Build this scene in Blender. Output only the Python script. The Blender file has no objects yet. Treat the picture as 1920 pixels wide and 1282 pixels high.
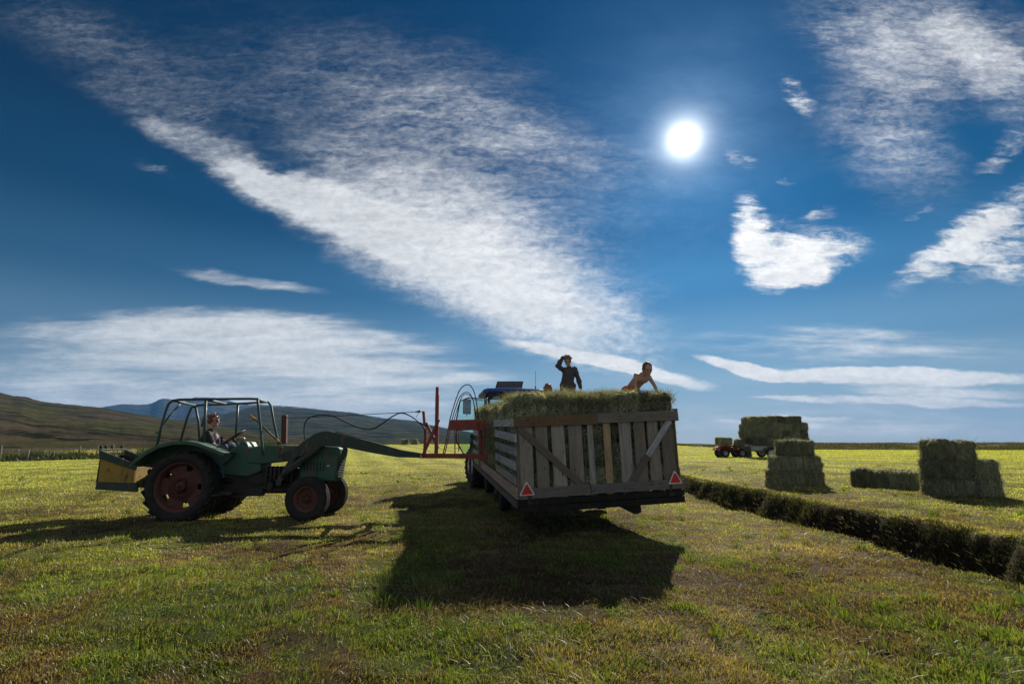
import bpy, math, random
import numpy as np
from mathutils import Vector, Matrix, Euler
random.seed(7); RNG = np.random.default_rng(7)
S = bpy.context.scene
COL = S.collection
R_ = math.radians

# ------------------------------------------------------------------ camera
CAMH = 1.35; F = 960.0; PITCH = math.atan(192/960)
cam = bpy.data.cameras.new('camera'); cam.sensor_width = 36; cam.lens = 18.0
cam.clip_start = 0.1; cam.clip_end = 40000
camo = bpy.data.objects.new('camera', cam); COL.objects.link(camo)
camo.location = (0, 0, CAMH); camo.rotation_euler = (math.pi/2+PITCH, 0, 0)
S.camera = camo
S.view_settings.view_transform = 'Standard'; S.view_settings.look = 'None'
S.view_settings.exposure = 0.45; S.view_settings.gamma = 1.0
S.render.resolution_x = 1024; S.render.resolution_y = 683

# ------------------------------------------------------------------ sun
SUN_AZ = R_(20.4); SUN_EL = R_(31.2)          # azimuth measured from +Y towards +X
SD = Vector((math.sin(SUN_AZ)*math.cos(SUN_EL), math.cos(SUN_AZ)*math.cos(SUN_EL), math.sin(SUN_EL)))
sun = bpy.data.lights.new('sun', 'SUN'); sun.energy = 5.0; sun.angle = R_(0.53); sun.color = (1.0, 0.93, 0.82)
so = bpy.data.objects.new('sun', sun); COL.objects.link(so)
so.rotation_euler = (-SD).to_track_quat('-Z', 'Y').to_euler(); so.location = (6, 18, 30)

# ------------------------------------------------------------------ node helper
class NT:
    def __init__(s, tree): s.t = tree; s.n = tree.nodes; s.l = tree.links
    def new(s, typ, **kw):
        n = s.n.new(typ)
        for k, v in kw.items(): setattr(n, k, v)
        return n
    def put(s, sock, v):
        if isinstance(v, bpy.types.NodeSocket): s.l.new(v, sock)
        elif v is not None: sock.default_value = v
    def math(s, op, a, b=None, c=None, clamp=False):
        n = s.new('ShaderNodeMath', operation=op); n.use_clamp = clamp
        s.put(n.inputs[0], a)
        if b is not None: s.put(n.inputs[1], b)
        if c is not None: s.put(n.inputs[2], c)
        return n.outputs[0]
    def vm(s, op, a, b=None, scale=None):
        n = s.new('ShaderNodeVectorMath', operation=op); s.put(n.inputs[0], a)
        if b is not None: s.put(n.inputs[1], b)
        if scale is not None: s.put(n.inputs['Scale'], scale)
        return n.outputs['Value'] if op in ('LENGTH', 'DOT_PRODUCT') else n.outputs[0]
    def noise(s, vec, scale, detail=4, rough=.5, dist=0, out='Fac'):
        n = s.new('ShaderNodeTexNoise'); s.put(n.inputs['Vector'], vec); n.inputs['Scale'].default_value = scale
        n.inputs['Detail'].default_value = detail; n.inputs['Roughness'].default_value = rough
        n.inputs['Distortion'].default_value = dist
        return n.outputs[out]
    def mr(s, v, a, b, c=0., d=1., smooth=False):
        n = s.new('ShaderNodeMapRange'); n.interpolation_type = 'SMOOTHSTEP' if smooth else 'LINEAR'
        s.put(n.inputs[0], v)
        for i, x in enumerate((a, b, c, d)): s.put(n.inputs[i+1], x)
        return n.outputs[0]
    def mix(s, f, a, b, blend='MIX'):
        n = s.new('ShaderNodeMix', data_type='RGBA', blend_type=blend)
        s.put(n.inputs[0], f); s.put(n.inputs[6], c4(a)); s.put(n.inputs[7], c4(b)); return n.outputs[2]
    def mapping(s, vec, loc=(0,0,0), rot=(0,0,0), sc=(1,1,1), typ='POINT'):
        n = s.new('ShaderNodeMapping', vector_type=typ); s.put(n.inputs[0], vec)
        n.inputs['Location'].default_value = loc; n.inputs['Rotation'].default_value = rot; n.inputs['Scale'].default_value = sc
        return n.outputs[0]
def c4(c):
    if isinstance(c, bpy.types.NodeSocket) or c is None: return c
    return (*c, 1) if len(c) == 3 else c

# ------------------------------------------------------------------ world: blue sky with cirrus
def uv(px, py):
    v = py-641; d = v*math.cos(PITCH)-F*math.sin(PITCH); f = F*math.cos(PITCH)+v*math.sin(PITCH)
    return (px-960)/f, -d/f
def build_world():
    w = bpy.data.worlds.new('World'); S.world = w; w.use_nodes = True
    t = NT(w.node_tree); t.n.clear()
    out = t.new('ShaderNodeOutputWorld'); bg = t.new('ShaderNodeBackground'); bg.inputs[1].default_value = .073
    t.l.new(bg.outputs[0], out.inputs[0])
    sky = t.new('ShaderNodeTexSky'); sky.sky_type = 'NISHITA'; sky.sun_disc = False
    sky.sun_elevation = SUN_EL; sky.sun_rotation = SUN_AZ; sky.air_density = 1.0; sky.dust_density = .25; sky.ozone_density = 2.6
    tc = t.new('ShaderNodeTexCoord'); D = tc.outputs['Generated']
    sep = t.new('ShaderNodeSeparateXYZ'); t.l.new(D, sep.inputs[0])
    X, Y, Z = sep.outputs
    ay = t.math('MAXIMUM', t.math('ABSOLUTE', Y), .08)
    U = t.math('DIVIDE', X, ay); V = t.math('DIVIDE', Z, ay)
    cb = t.new('ShaderNodeCombineXYZ'); t.put(cb.inputs[0], U); t.put(cb.inputs[1], V)
    P = cb.outputs[0]
    # warps: big soft and fine wispy
    w1 = t.vm('SCALE', t.vm('SUBTRACT', t.noise(P, 3.2, 3, .5, out='Color'), (.5,.5,.5)), scale=.06)
    w2 = t.vm('SCALE', t.vm('SUBTRACT', t.noise(t.mapping(P, rot=(0,0,R_(28)), sc=(1,3.2,1)), 9, 5, .62, out='Color'), (.5,.5,.5)), scale=.06)
    Pw = t.vm('ADD', t.vm('ADD', P, w1), w2)
    Pl = t.vm('ADD', P, t.vm('SCALE', w2, scale=.5))
    def blobs(lst, vec):
        tot = None
        for (x0, y0, x1, y1, r, s, hard) in lst:
            a = Vector(uv(x0, y0)); b = Vector(uv(x1, y1)); c = (a+b)/2; d = b-a
            ang = math.atan2(d.y, d.x); L = d.length/2+r/F; W = r/F
            m = t.mapping(vec, loc=(c.x, c.y, 0), rot=(0, 0, ang), sc=(L, W, 1), typ='TEXTURE')
            k = t.mr(t.vm('LENGTH', m), 1.0+(1-hard)*.45, hard, 0., s, smooth=True)
            tot = k if tot is None else t.math('ADD', tot, k)
        return tot
    hi = blobs([(420,60,1200,330,260,.15,.0), (330,150,1150,420,170,.15,.1), (-60,-20,330,160,90,.22,.0), (150,150,330,215,40,.14,.1), (270,225,470,310,36,.45,.3), (430,320,620,395,34,.75,.4),
                (450,328,860,495,58,.95,.5), (560,380,1000,580,95,.5,.35), (700,410,1150,600,135,.5,.2), (900,500,1150,640,105,.42,.15), (640,300,1000,420,90,.3,.2),
                (700,190,1160,300,80,.20,.1), (560,90,950,160,100,.10,.1),
                (1560,20,1960,100,120,.50,.0), (1560,110,1900,210,80,.26,.0), (1600,220,1800,330,80,.14,.0), (1650,120,1720,330,120,.26,.1), (1790,60,1920,190,80,.35,.2),
                (1550,210,1640,320,90,.18,.1)], Pw)
    hd = blobs([(1404,385,1410,500,44,.62,.2), (1430,478,1600,464,48,.72,.2), (1430,520,1530,510,34,.42,.2), (1440,430,1500,470,60,.25,.1), (1430,525,1540,505,30,.6,.4), (1480,162,1505,195,30,.42,.2), (1540,30,1560,110,40,.25,.1),
                (1370,288,1410,296,24,.30,.1), (1465,331,1495,333,10,.28,.2),
                (1700,525,1930,360,42,.72,.25), (1780,500,1950,430,60,.42,.2), (1870,505,1930,520,26,.5,.2), (1840,330,1930,250,30,.3,.1), (1860,90,1940,150,60,.25,.1),
                (1520,405,1570,398,18,.28,.1), (1690,425,1750,385,10,.25,.1), (260,305,335,325,16,.24,.0), (345,205,400,222,30,.2,.0)], Pw)
    lo = blobs([(-100,700,880,735,66,.68,.3), (60,625,800,655,55,.95,.4), (200,600,620,600,30,.5,.4), (330,508,600,545,13,.6,.3), (-60,765,1000,785,44,.62,.1), (900,790,1960,800,40,.35,.0),
                (560,690,960,705,26,.5,.4),
                (1250,640,1930,660,34,.45,.2), (1250,700,1930,800,40,.12,.2),(1400,610,1700,625,14,.3,.2),(1290,800,1930,812,16,.45,.2)], Pl)
    le = blobs([(950,643,1230,690,13,1.9,.4), (1060,664,1330,724,14,1.9,.4), (1315,673,1500,716,13,1.6,.6), (1400,700,1960,712,18,1.6,.6),
                (1500,744,1960,762,10,1.4,.5), (1560,728,1960,742,12,1.2,.4), (1405,740,1560,752,6,1.0,.5), (1330,790,1600,784,6,1.0,.45), (1400,782,1700,792,5,.7,.4)], Pl)
    nA = t.noise(t.mapping(Pw, rot=(0,0,R_(28)), sc=(1,2.4,1)), 6, 9, .66)
    nB = t.noise(t.mapping(P, rot=(0,0,R_(-35)), sc=(1,1.7,1)), 46, 4, .62, .5)
    nC = t.noise(t.mapping(P, rot=(0,0,R_(5)), sc=(1,7,1)), 4.5, 8, .62, .3)
    nD = t.noise(t.mapping(P, rot=(0,0,R_(-58)), sc=(1,9,1)), 7, 6, .6, .2)
    nE = t.noise(t.mapping(Pw, rot=(0,0,R_(-12)), sc=(1,3.2,1)), 17, 7, .65, .4)
    nF = t.noise(t.mapping(Pw, rot=(0,0,R_(8)), sc=(1,6,1)), 11, 7, .62, .5)
    nG = t.noise(t.mapping(Pw, rot=(0,0,R_(35)), sc=(1,7,1)), 9, 8, .66, .3)
    def shape(c, terms, lo_, hi_):
        g = t.math('MINIMUM', t.math('MULTIPLY', c, 2.6), 1.0); v = c
        for n_, k_ in terms: v = t.math('ADD', v, t.math('MULTIPLY', t.math('MULTIPLY', t.math('SUBTRACT', n_, .5), k_), g))
        return t.mr(v, lo_, hi_, 0, 1, smooth=True)
    hi = shape(hi, ((nA, .8), (nB, .45), (nG, .75)), .03, 1.15)
    hd = shape(hd, ((nA, 1.1), (nB, .35), (nF, 1.5), (nE, .7)), .06, .92)
    lo = shape(lo, ((nC, 1.7), (nD, .8)), .02, 1.15)
    le = shape(le, ((nC, 1.6), (nB, .25)), .10, 1.5)
    inv = lambda a_: t.math('SUBTRACT', 1.0, a_)
    dens = inv(t.math('MULTIPLY', t.math('MULTIPLY', inv(t.math('MULTIPLY', hi, .92)), inv(hd)), t.math('MULTIPLY', inv(t.math('MULTIPLY', lo, .95)), inv(le))))
    # no clouds below the horizon; a few elsewhere too
    dens = t.math('MULTIPLY', dens, t.mr(Z, .0, .03))
    # angle to the sun
    dot = t.vm('DOT_PRODUCT', t.vm('NORMALIZE', D), tuple(SD))
    ang = t.math('ARCCOSINE', t.math('MINIMUM', dot, .999999))
    near = t.math('EXPONENT', t.math('MULTIPLY', ang, -2.4))
    # sky colour: deep polarised blue overhead and away from the sun, pale at the horizon
    rp = t.new('ShaderNodeValToRGB'); rp.color_ramp.interpolation = 'EASE'; t.put(rp.inputs[0], t.math('MAXIMUM', Z, 0))
    stops = [(0,(.62,.70,.74)), (.05,(.50,.64,.72)), (.10,(.33,.52,.67)), (.18,(.155,.345,.55)), (.28,(.045,.19,.39)), (.39,(.004,.09,.235)), (.52,(.000,.050,.15)), (.70,(.0,.042,.13)), (1,(.0,.032,.10))]
    el_ = rp.color_ramp.elements
    while len(el_) < len(stops): el_.new(.5)
    for e_, (p_, c_) in zip(el_, stops): e_.position = p_; e_.color = (*c_, 1)
    fac = t.math('ADD', .20, t.math('MULTIPLY', t.math('EXPONENT', t.math('MULTIPLY', ang, -1.9)), 1.85))
    fac = t.math('ADD', t.math('MULTIPLY', fac, t.mr(Z, 0, .3, .35, 1)), t.mr(Z, 0, .3, .52, 0))
    sk = t.vm('SCALE', rp.outputs[0], scale=t.math('MULTIPLY', fac, 10.0))
    sk = t.mix(.975, t.mix(1.0, sky.outputs[0], (.36, .72, 1.02), 'MULTIPLY'), sk)
    cc = t.mix(near, (6.6, 7.0, 7.4), (15.5, 15.0, 14.4))
    cc = t.vm('SCALE', cc, scale=t.math('MULTIPLY', t.mr(nB, .3, .7, .93, 1.03), t.mr(nC, .35, .65, .88, 1.05)))
    dens = t.math('MULTIPLY', dens, t.math('MULTIPLY', t.mr(nB, .32, .6, .90, 1.0), t.mr(nE, .3, .6, .84, 1.0)))
    back = t.math('MULTIPLY', t.mr(Y, -.05, -.5, 0, .6, smooth=True), t.mr(nA, .3, .7, .5, 1.0))     # unseen bright overcast added behind the camera to fill surfaces facing it
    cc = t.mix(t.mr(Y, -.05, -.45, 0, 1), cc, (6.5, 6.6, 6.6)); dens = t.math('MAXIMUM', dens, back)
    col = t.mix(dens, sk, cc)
    # aureole and the sun's disc
    def glow(k, p, rgb=(1, .98, .93)):
        g = t.math('MULTIPLY', t.math('EXPONENT', t.math('MULTIPLY', ang, -k)), p)
        n = t.new('ShaderNodeCombineXYZ'); [t.put(n.inputs[i], t.math('MULTIPLY', g, c)) for i, c in enumerate(rgb)]
        return n.outputs[0]
    col = t.vm('ADD', col, t.vm('ADD', glow(72, 60), t.vm('SCALE', glow(12, 3.6, (.62, .92, 1.15)), scale=t.mr(nA, .3, .7, .65, 1.25))))
    disc = t.math('MULTIPLY', t.mr(ang, .021, .014, 0, 1, smooth=True), 60)
    n = t.new('ShaderNodeCombineXYZ'); [t.put(n.inputs[i], disc) for i in range(3)]
    col = t.vm('ADD', col, n.outputs[0])
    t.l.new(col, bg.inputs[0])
    w.cycles.sampling_method = 'MANUAL'; w.cycles.sample_map_resolution = 512
build_world()

# ------------------------------------------------------------------ object helpers
def tag(o, label=None, cat=None, group=None, kind=None):
    if label: o['label'] = label
    if cat: o['category'] = cat
    if group: o['group'] = group
    if kind: o['kind'] = kind
    return o
def empty(name, loc=(0,0,0), rot=(0,0,0), mat=None):
    o = bpy.data.objects.new(name, None); COL.objects.link(o)
    o.empty_display_size = .2
    if mat is not None: o.matrix_world = mat
    else: o.location = loc; o.rotation_euler = rot
    return o
KIDS = {}
def copy_tree(o, parent=None):
    c = o.copy(); COL.objects.link(c)
    c.parent = parent
    if parent is not None: KIDS.setdefault(parent.name, []).append(c)
    for ch in KIDS.get(o.name, []): copy_tree(ch, c)
    return c
def P(px, py, D):
    u, v = uv(px, py); return Vector((u*D, D, CAMH+v*D))

def frame(d):
    d = Vector(d).normalized(); up = Vector((0,0,1)) if abs(d.z) < .95 else Vector((1,0,0))
    s = d.cross(up).normalized(); return d, s, s.cross(d)
class MB:
    """collects primitives with a colour and a local grain coordinate"""
    def __init__(s, col=(1,1,1)): s.v = []; s.f = []; s.c = []; s.g = []; s.col = col; s.sm = []; s.smooth = False
    def add(s, vs, fs, gr=None):
        o = len(s.v); off = Vector((random.random()*50, random.random()*50, 0))
        for i, v in enumerate(vs):
            s.v.append(tuple(v)); s.c.append(s.col)
            s.g.append(tuple((Vector(gr[i]) if gr else Vector(v))+off))
        s.f += [tuple(i+o for i in f) for f in fs]; s.sm += [s.smooth]*len(fs)
        return s
    def box(s, c, size, M=None, jit=0):
        h = [x/2 for x in size]; vs = []; gr = []
        for sx in (-1, 1):
            for sy in (-1, 1):
                for sz in (-1, 1):
                    l = Vector((sx*h[0]+random.uniform(-jit, jit), sy*h[1], sz*h[2]+random.uniform(-jit, jit)))
                    vs.append(Vector(c)+((M @ l) if M is not None else l))
        ax = max(range(3), key=lambda i: size[i]); o1, o2 = [i for i in range(3) if i != ax]
        for v in [Vector((sx*h[0], sy*h[1], sz*h[2])) for sx in (-1,1) for sy in (-1,1) for sz in (-1,1)]:
            gr.append((v[ax], v[o1], v[o2]))
        return s.add(vs, [(0,1,3,2),(4,6,7,5),(0,4,5,1),(2,3,7,6),(0,2,6,4),(1,5,7,3)], gr)
    def bar(s, p0, p1, w, h, side=None):
        """beam from p0 to p1: w across (side direction), h the other way"""
        p0 = Vector(p0); p1 = Vector(p1); d = (p1-p0); L = d.length; d.normalize()
        if side is None: _, a, b = frame(d)
        else: a = Vector(side); a = (a-d*a.dot(d)).normalized(); b = a.cross(d).normalized()
        M = Matrix((d, a, b)).transposed(); return s.box((p0+p1)/2, (L, w, h), M)
    def tube(s, pts, r, n=8, caps=True):
        pts = [Vector(p) for p in pts]; vs = []; N = len(pts); sm = s.smooth; s.smooth = True
        rs = r if isinstance(r, (list, tuple)) else [r]*N
        pa = None
        for i, p in enumerate(pts):
            d = (pts[min(i+1, N-1)]-pts[max(i-1, 0)]).normalized()
            if pa is None: _, a, b = frame(d)
            else: a = (pa-d*pa.dot(d)).normalized(); b = a.cross(d)
            pa = a
            for k in range(n):
                t = 2*math.pi*k/n; vs.append(p+(a*math.cos(t)+b*math.sin(t))*rs[i])
        fs = [(i*n+k, i*n+(k+1) % n, (i+1)*n+(k+1) % n, (i+1)*n+k) for i in range(N-1) for k in range(n)]
        if caps: fs += [tuple(reversed(range(n))), tuple((N-1)*n+k for k in range(n))]
        s.add(vs, fs); s.smooth = sm; return s
    def prism(s, poly, thick, org, ax, ay, az):
        """2-D polygon extruded by thick along az (centred)"""
        org, ax, ay, az = map(Vector, (org, ax, ay, az)); n = len(poly)
        vs = [org+ax*p[0]+ay*p[1]-az*thick/2 for p in poly]+[org+ax*p[0]+ay*p[1]+az*thick/2 for p in poly]
        return s.add(vs, [tuple(range(n)), tuple(reversed(range(n, 2*n)))]+[(i, i+n, (i+1) % n+n, (i+1) % n) for i in range(n)])
    def lathe(s, prof, org, axis, n=32):
        """closed profile [(radius, along)] spun about axis"""
        d, a, b = frame(axis); org = Vector(org); m = len(prof); vs = []; sm = s.smooth; s.smooth = True
        for k in range(n):
            t = 2*math.pi*k/n
            for r, h in prof: vs.append(org+d*h+(a*math.cos(t)+b*math.sin(t))*r)
        fs = [(k*m+i, k*m+(i+1) % m, ((k+1) % n)*m+(i+1) % m, ((k+1) % n)*m+i) for k in range(n) for i in range(m)]
        s.add(vs, fs); s.smooth = sm; return s
    def ball(s, c, r, n=12, M=None):
        c = Vector(c); r = r if isinstance(r, (tuple, list)) else (r, r, r); vs = []; m = n//2+1; sm = s.smooth; s.smooth = True
        for i in range(m):
            ph = math.pi*i/(m-1)
            for k in range(n):
                t = 2*math.pi*k/n; l = Vector((math.sin(ph)*math.cos(t)*r[0], math.sin(ph)*math.sin(t)*r[1], math.cos(ph)*r[2]))
                vs.append(c+((M @ l) if M is not None else l))
        fs = []
        for i in range(m-1):
            for k in range(n):
                a, b, c_, d = i*n+k, i*n+(k+1) % n, (i+1)*n+(k+1) % n, (i+1)*n+k
                fs.append((d, c_, b, a))
        s.add(vs, fs); s.smooth = sm; return s
    def limb(s, p0, p1, r0, r1, n=12):
        p0 = Vector(p0); p1 = Vector(p1); pts = []; rs = []
        d = (p1-p0).normalized()
        for i in range(4):
            t = math.pi/2*i/4; pts.append(p0-d*r0*math.cos(t)); rs.append(max(r0*math.sin(t), r0*.05))
        pts.append(p0); rs.append(r0); pts.append(p1); rs.append(r1)
        for i in range(1, 5):
            t = math.pi/2*i/4; pts.append(p1+d*r1*math.sin(t)); rs.append(max(r1*math.cos(t), r1*.05))
        return s.tube(pts, rs, n)
    def build(s, name, mat, parent=None, bevel=0, weld=False):
        me = bpy.data.meshes.new(name); me.from_pydata(s.v, [], s.f); me.update()
        me.polygons.foreach_set('use_smooth', s.sm)
        a = me.attributes.new('Col', 'FLOAT_COLOR', 'POINT'); a.data.foreach_set('color', np.array([(*c[:3], 1) for c in s.c], 'f').ravel())
        g = me.attributes.new('grain', 'FLOAT_VECTOR', 'POINT'); g.data.foreach_set('vector', np.array(s.g, 'f').ravel())
        me.materials.append(mat)
        o = bpy.data.objects.new(name, me); COL.objects.link(o)
        if parent is not None: o.parent = parent; KIDS.setdefault(parent.name, []).append(o)
        if bevel:
            m = o.modifiers.new('bevel', 'BEVEL'); m.width = bevel; m.segments = 2; m.limit_method = 'ANGLE'; m.angle_limit = R_(40)
        return o

# ------------------------------------------------------------------ materials
MATS = {}
def mat_new(name):
    m = bpy.data.materials.new(name); m.use_nodes = True; t = NT(m.node_tree); t.n.clear()
    out = t.new('ShaderNodeOutputMaterial'); return m, t, out
def attr(t, name, o='Color'):
    n = t.new('ShaderNodeAttribute'); n.attribute_name = name; return n.outputs[o]
def paint(name, col, rough=.45, dirt=.5, rust=.0, metal=0, spec=.5, dirtcol=(.06,.05,.035), scale=6):
    m, t, out = mat_new(name); b = t.new('ShaderNodeBsdfPrincipled'); t.l.new(b.outputs[0], out.inputs[0])
    tc = t.new('ShaderNodeTexCoord').outputs['Object']
    c = t.mix(1.0, col, attr(t, 'Col'), 'MULTIPLY')
    n1 = t.noise(tc, scale, 6, .65); n2 = t.noise(tc, scale*5, 4, .6); n3 = t.noise(t.mapping(tc, sc=(1,1,.35)), scale*1.7, 5, .7)
    c = t.mix(t.mr(n2, .3, .7, 0, .35), c, t.mix(1.0, c, (.6,.6,.6), 'MULTIPLY'))
    c = t.mix(t.mr(n1, .45, .75, 0, dirt), c, dirtcol)
    if rust: c = t.mix(t.mr(n3, .62-rust*.12, .68-rust*.1, 0, .85), c, (.12, .045, .02))
    t.put(b.inputs['Base Color'], c); t.put(b.inputs['Roughness'], t.mr(n1, .3, .75, rough, min(1, rough+.35)))
    b.inputs['Metallic'].default_value = metal; b.inputs['Specular IOR Level'].default_value = spec
    bp = t.new('ShaderNodeBump'); bp.inputs['Strength'].default_value = .25; bp.inputs['Distance'].default_value = .01
    t.put(bp.inputs['Height'], n2); t.l.new(bp.outputs[0], b.inputs['Normal'])
    return m
def wood(name):
    m, t, out = mat_new(name); b = t.new('ShaderNodeBsdfPrincipled'); t.l.new(b.outputs[0], out.inputs[0])
    g = attr(t, 'grain', 'Vector'); base = attr(t, 'Col')
    n1 = t.noise(t.mapping(g, sc=(1.6, 26, 26)), 1.6, 7, .68, .8)
    n2 = t.noise(t.mapping(g, sc=(1, 3, 3)), 2.3, 5, .65)
    n3 = t.noise(t.mapping(g, sc=(3, 60, 60)), 3, 3, .6)
    c = t.mix(t.mr(n1, .36, .70, .0, .62), base, (.07, .058, .045))
    c = t.mix(t.mr(n2, .52, .7, 0, .6), c, t.mix(.5, base, (.10, .075, .045)))
    c = t.mix(t.mr(n3, .56, .7, 0, .7), c, (.02, .016, .012))
    vor = t.new('ShaderNodeTexVoronoi'); t.put(vor.inputs['Vector'], t.mapping(g, sc=(1.0, 3.2, 3.2))); vor.inputs['Scale'].default_value = 2.6
    c = t.mix(t.mr(vor.outputs[0], .10, .05, 0, .8), c, (.03, .02, .014))
    t.put(b.inputs['Base Color'], c); b.inputs['Roughness'].default_value = .85; b.inputs['Specular IOR Level'].default_value = .25
    bp = t.new('ShaderNodeBump'); bp.inputs['Strength'].default_value = .6; bp.inputs['Distance'].default_value = .012
    t.put(bp.inputs['Height'], n1); t.l.new(bp.outputs[0], b.inputs['Normal'])
    return m
def leafy(name, trans=.5, gloss=.06, tint=(1.15, 1.1, .55), vary=False):
    """grass or straw: colour from the mesh, light also comes through"""
    m, t, out = mat_new(name); c = attr(t, 'Col')
    if vary:
        oi = t.new('ShaderNodeObjectInfo'); c = t.vm('SCALE', c, scale=t.mr(oi.outputs['Random'], 0, 1, 0.62, 1.32))
        c = t.mix(t.mr(t.noise(t.new('ShaderNodeTexCoord').outputs['Object'], 16, 5, .7), .3, .7, 0, .7), c, t.mix(1.0, c, (.5, .5, .48), 'MULTIPLY'))
    d = t.new('ShaderNodeBsdfDiffuse'); tr = t.new('ShaderNodeBsdfTranslucent'); g = t.new('ShaderNodeBsdfGlossy')
    t.put(d.inputs[0], c); t.put(tr.inputs[0], t.mix(1.0, c, tint, 'MULTIPLY')); g.inputs['Roughness'].default_value = .45; t.put(g.inputs[0], (.8,.8,.75,1))
    mx = t.new('ShaderNodeMixShader'); mx.inputs[0].default_value = trans; t.l.new(d.outputs[0], mx.inputs[1]); t.l.new(tr.outputs[0], mx.inputs[2])
    m2 = t.new('ShaderNodeMixShader'); m2.inputs[0].default_value = gloss; t.l.new(mx.outputs[0], m2.inputs[1]); t.l.new(g.outputs[0], m2.inputs[2])
    t.l.new(m2.outputs[0], out.inputs[0]); return m
def glassy(name, col=(.80,.93,.91), a=.45):
    m, t, out = mat_new(name); tr = t.new('ShaderNodeBsdfTransparent'); t.put(tr.inputs[0], (*col, 1)); g = t.new('ShaderNodeBsdfGlossy')
    g.inputs['Roughness'].default_value = .03; t.put(g.inputs[0], (.9,1,1,1)); lw = t.new('ShaderNodeLayerWeight'); lw.inputs[0].default_value = .35
    mx = t.new('ShaderNodeMixShader'); t.put(mx.inputs[0], t.mr(lw.outputs['Fresnel'], 0, 1, .06, .9)); t.l.new(tr.outputs[0], mx.inputs[1]); t.l.new(g.outputs[0], mx.inputs[2])
    t.l.new(mx.outputs[0], out.inputs[0]); return m

M_green = paint('green_paint', (.022, .095, .06), .38, .45, .5)
M_dkgreen = paint('dark_green_paint', (.012, .038, .028), .4, .5, .4)
M_tube = paint('roll_frame_paint', (.03, .08, .07), .35, .3, .2)
M_red = paint('red_paint', (.30, .055, .035), .5, .45, .35)
M_rustred = paint('rusty_red_paint', (.10, .028, .022), .6, .6, .5)
M_yellow = paint('yellow_paint', (.36, .23, .03), .55, .5, .3)
M_blue = paint('blue_paint', (.015, .065, .35), .3, .2, 0)
M_iron = paint('dirty_iron', (.05, .046, .042), .6, .55, .12, .3)
M_black = paint('black_plastic', (.018, .018, .02), .5, .3, 0)
M_rubber = paint('tyre_rubber', (.022, .021, .020), .8, .55, 0, 0, .3, (.07,.06,.045), 9)
M_white = paint('white_rim_paint', (.55, .55, .52), .5, .45, .2)
M_grey = paint('grey_panel', (.11, .09, .09), .55, .3, 0)
M_zinc = paint('galvanised_steel', (.45, .47, .48), .4, .3, 0, .5)
M_quad = paint('red_plastic', (.42, .012, .02), .3, .2, 0)
M_hose = paint('hydraulic_hose', (.012, .012, .013), .45, .2, 0)
M_wood = wood('weathered_wood')
M_hay = leafy('hay', .35, .03, (1.2, 1.15, .6), vary=True)
M_grass = leafy('grass_blades', .55, .05, (1.25, 1.3, .42))
M_glass = glassy('cab_glass')
M_refl = paint('red_reflector', (.62, .02, .018), .25, .15, 0)
M_reflw = paint('white_reflector_rim', (.75, .72, .66), .5, .2, 0)
def skinm(name, col, rough=.5):
    m, t, out = mat_new(name); b = t.new('ShaderNodeBsdfPrincipled'); t.l.new(b.outputs[0], out.inputs[0])
    tc = t.new('ShaderNodeTexCoord').outputs['Object']
    t.put(b.inputs['Base Color'], t.mix(t.mr(t.noise(tc, 14, 4), .35, .7, 0, .5), col, tuple(x*.72 for x in col))); b.inputs['Roughness'].default_value = rough
    if name == 'skin': b.inputs['Subsurface Weight'].default_value = .08
    bp = t.new('ShaderNodeBump'); bp.inputs['Strength'].default_value = .5; bp.inputs['Distance'].default_value = .012
    t.put(bp.inputs['Height'], t.noise(t.mapping(tc, sc=(1,1,.6)), 16, 4, .6)); 
    if name != 'skin': t.l.new(bp.outputs[0], b.inputs['Normal'])
    return m
M_skin = skinm('skin', (.50, .28, .20)); M_shirt = skinm('charcoal_cloth', (.075, .065, .075), .9); M_tee = skinm('black_cloth', (.02, .02, .024), .9); M_jean = skinm('blue_denim', (.07, .10, .15), .9)
M_dkt = skinm('dark_trousers', (.085, .065, .06), .9); M_orange = skinm('orange_cloth', (.60, .13, .05), .8)
M_hair = skinm('brown_hair', (.26, .12, .06), .55); M_hair2 = skinm('dark_hair', (.12, .075, .05), .6); M_print = skinm('grey_pink_print', (.34, .26, .27), .8)
M_muff = skinm('red_earmuff', (.28, .02, .02), .4); M_pink = skinm('faded_pink_cloth', (.35, .22, .2), .9)

# ------------------------------------------------------------------ numpy noise
def _hash(ix, iy, seed):
    h = (ix.astype(np.int64)*374761393+iy.astype(np.int64)*668265263+seed*982451653) & 0x7fffffff
    h = ((h ^ (h >> 13))*1274126177) & 0x7fffffff
    h = (h ^ (h >> 16)) & 0xffff
    return h/65535.0
def vnoise(x, y, seed=0):
    ix = np.floor(x); iy = np.floor(y); fx = x-ix; fy = y-iy; fx = fx*fx*(3-2*fx); fy = fy*fy*(3-2*fy)
    a = _hash(ix, iy, seed); b = _hash(ix+1, iy, seed); c = _hash(ix, iy+1, seed); d = _hash(ix+1, iy+1, seed)
    return (a*(1-fx)+b*fx)*(1-fy)+(c*(1-fx)+d*fx)*fy
def fbm(x, y, seed=0, oct=4, gain=.5):
    s = 0; a = 1; t = 0
    for i in range(oct):
        s = s+a*vnoise(x*2**i+17.3*i, y*2**i-9.1*i, seed+i*13); t += a; a *= gain
    return s/t
def sst(x, a, b):
    t = np.clip((x-a)/(b-a), 0, 1); return t*t*(3-2*t)

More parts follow.
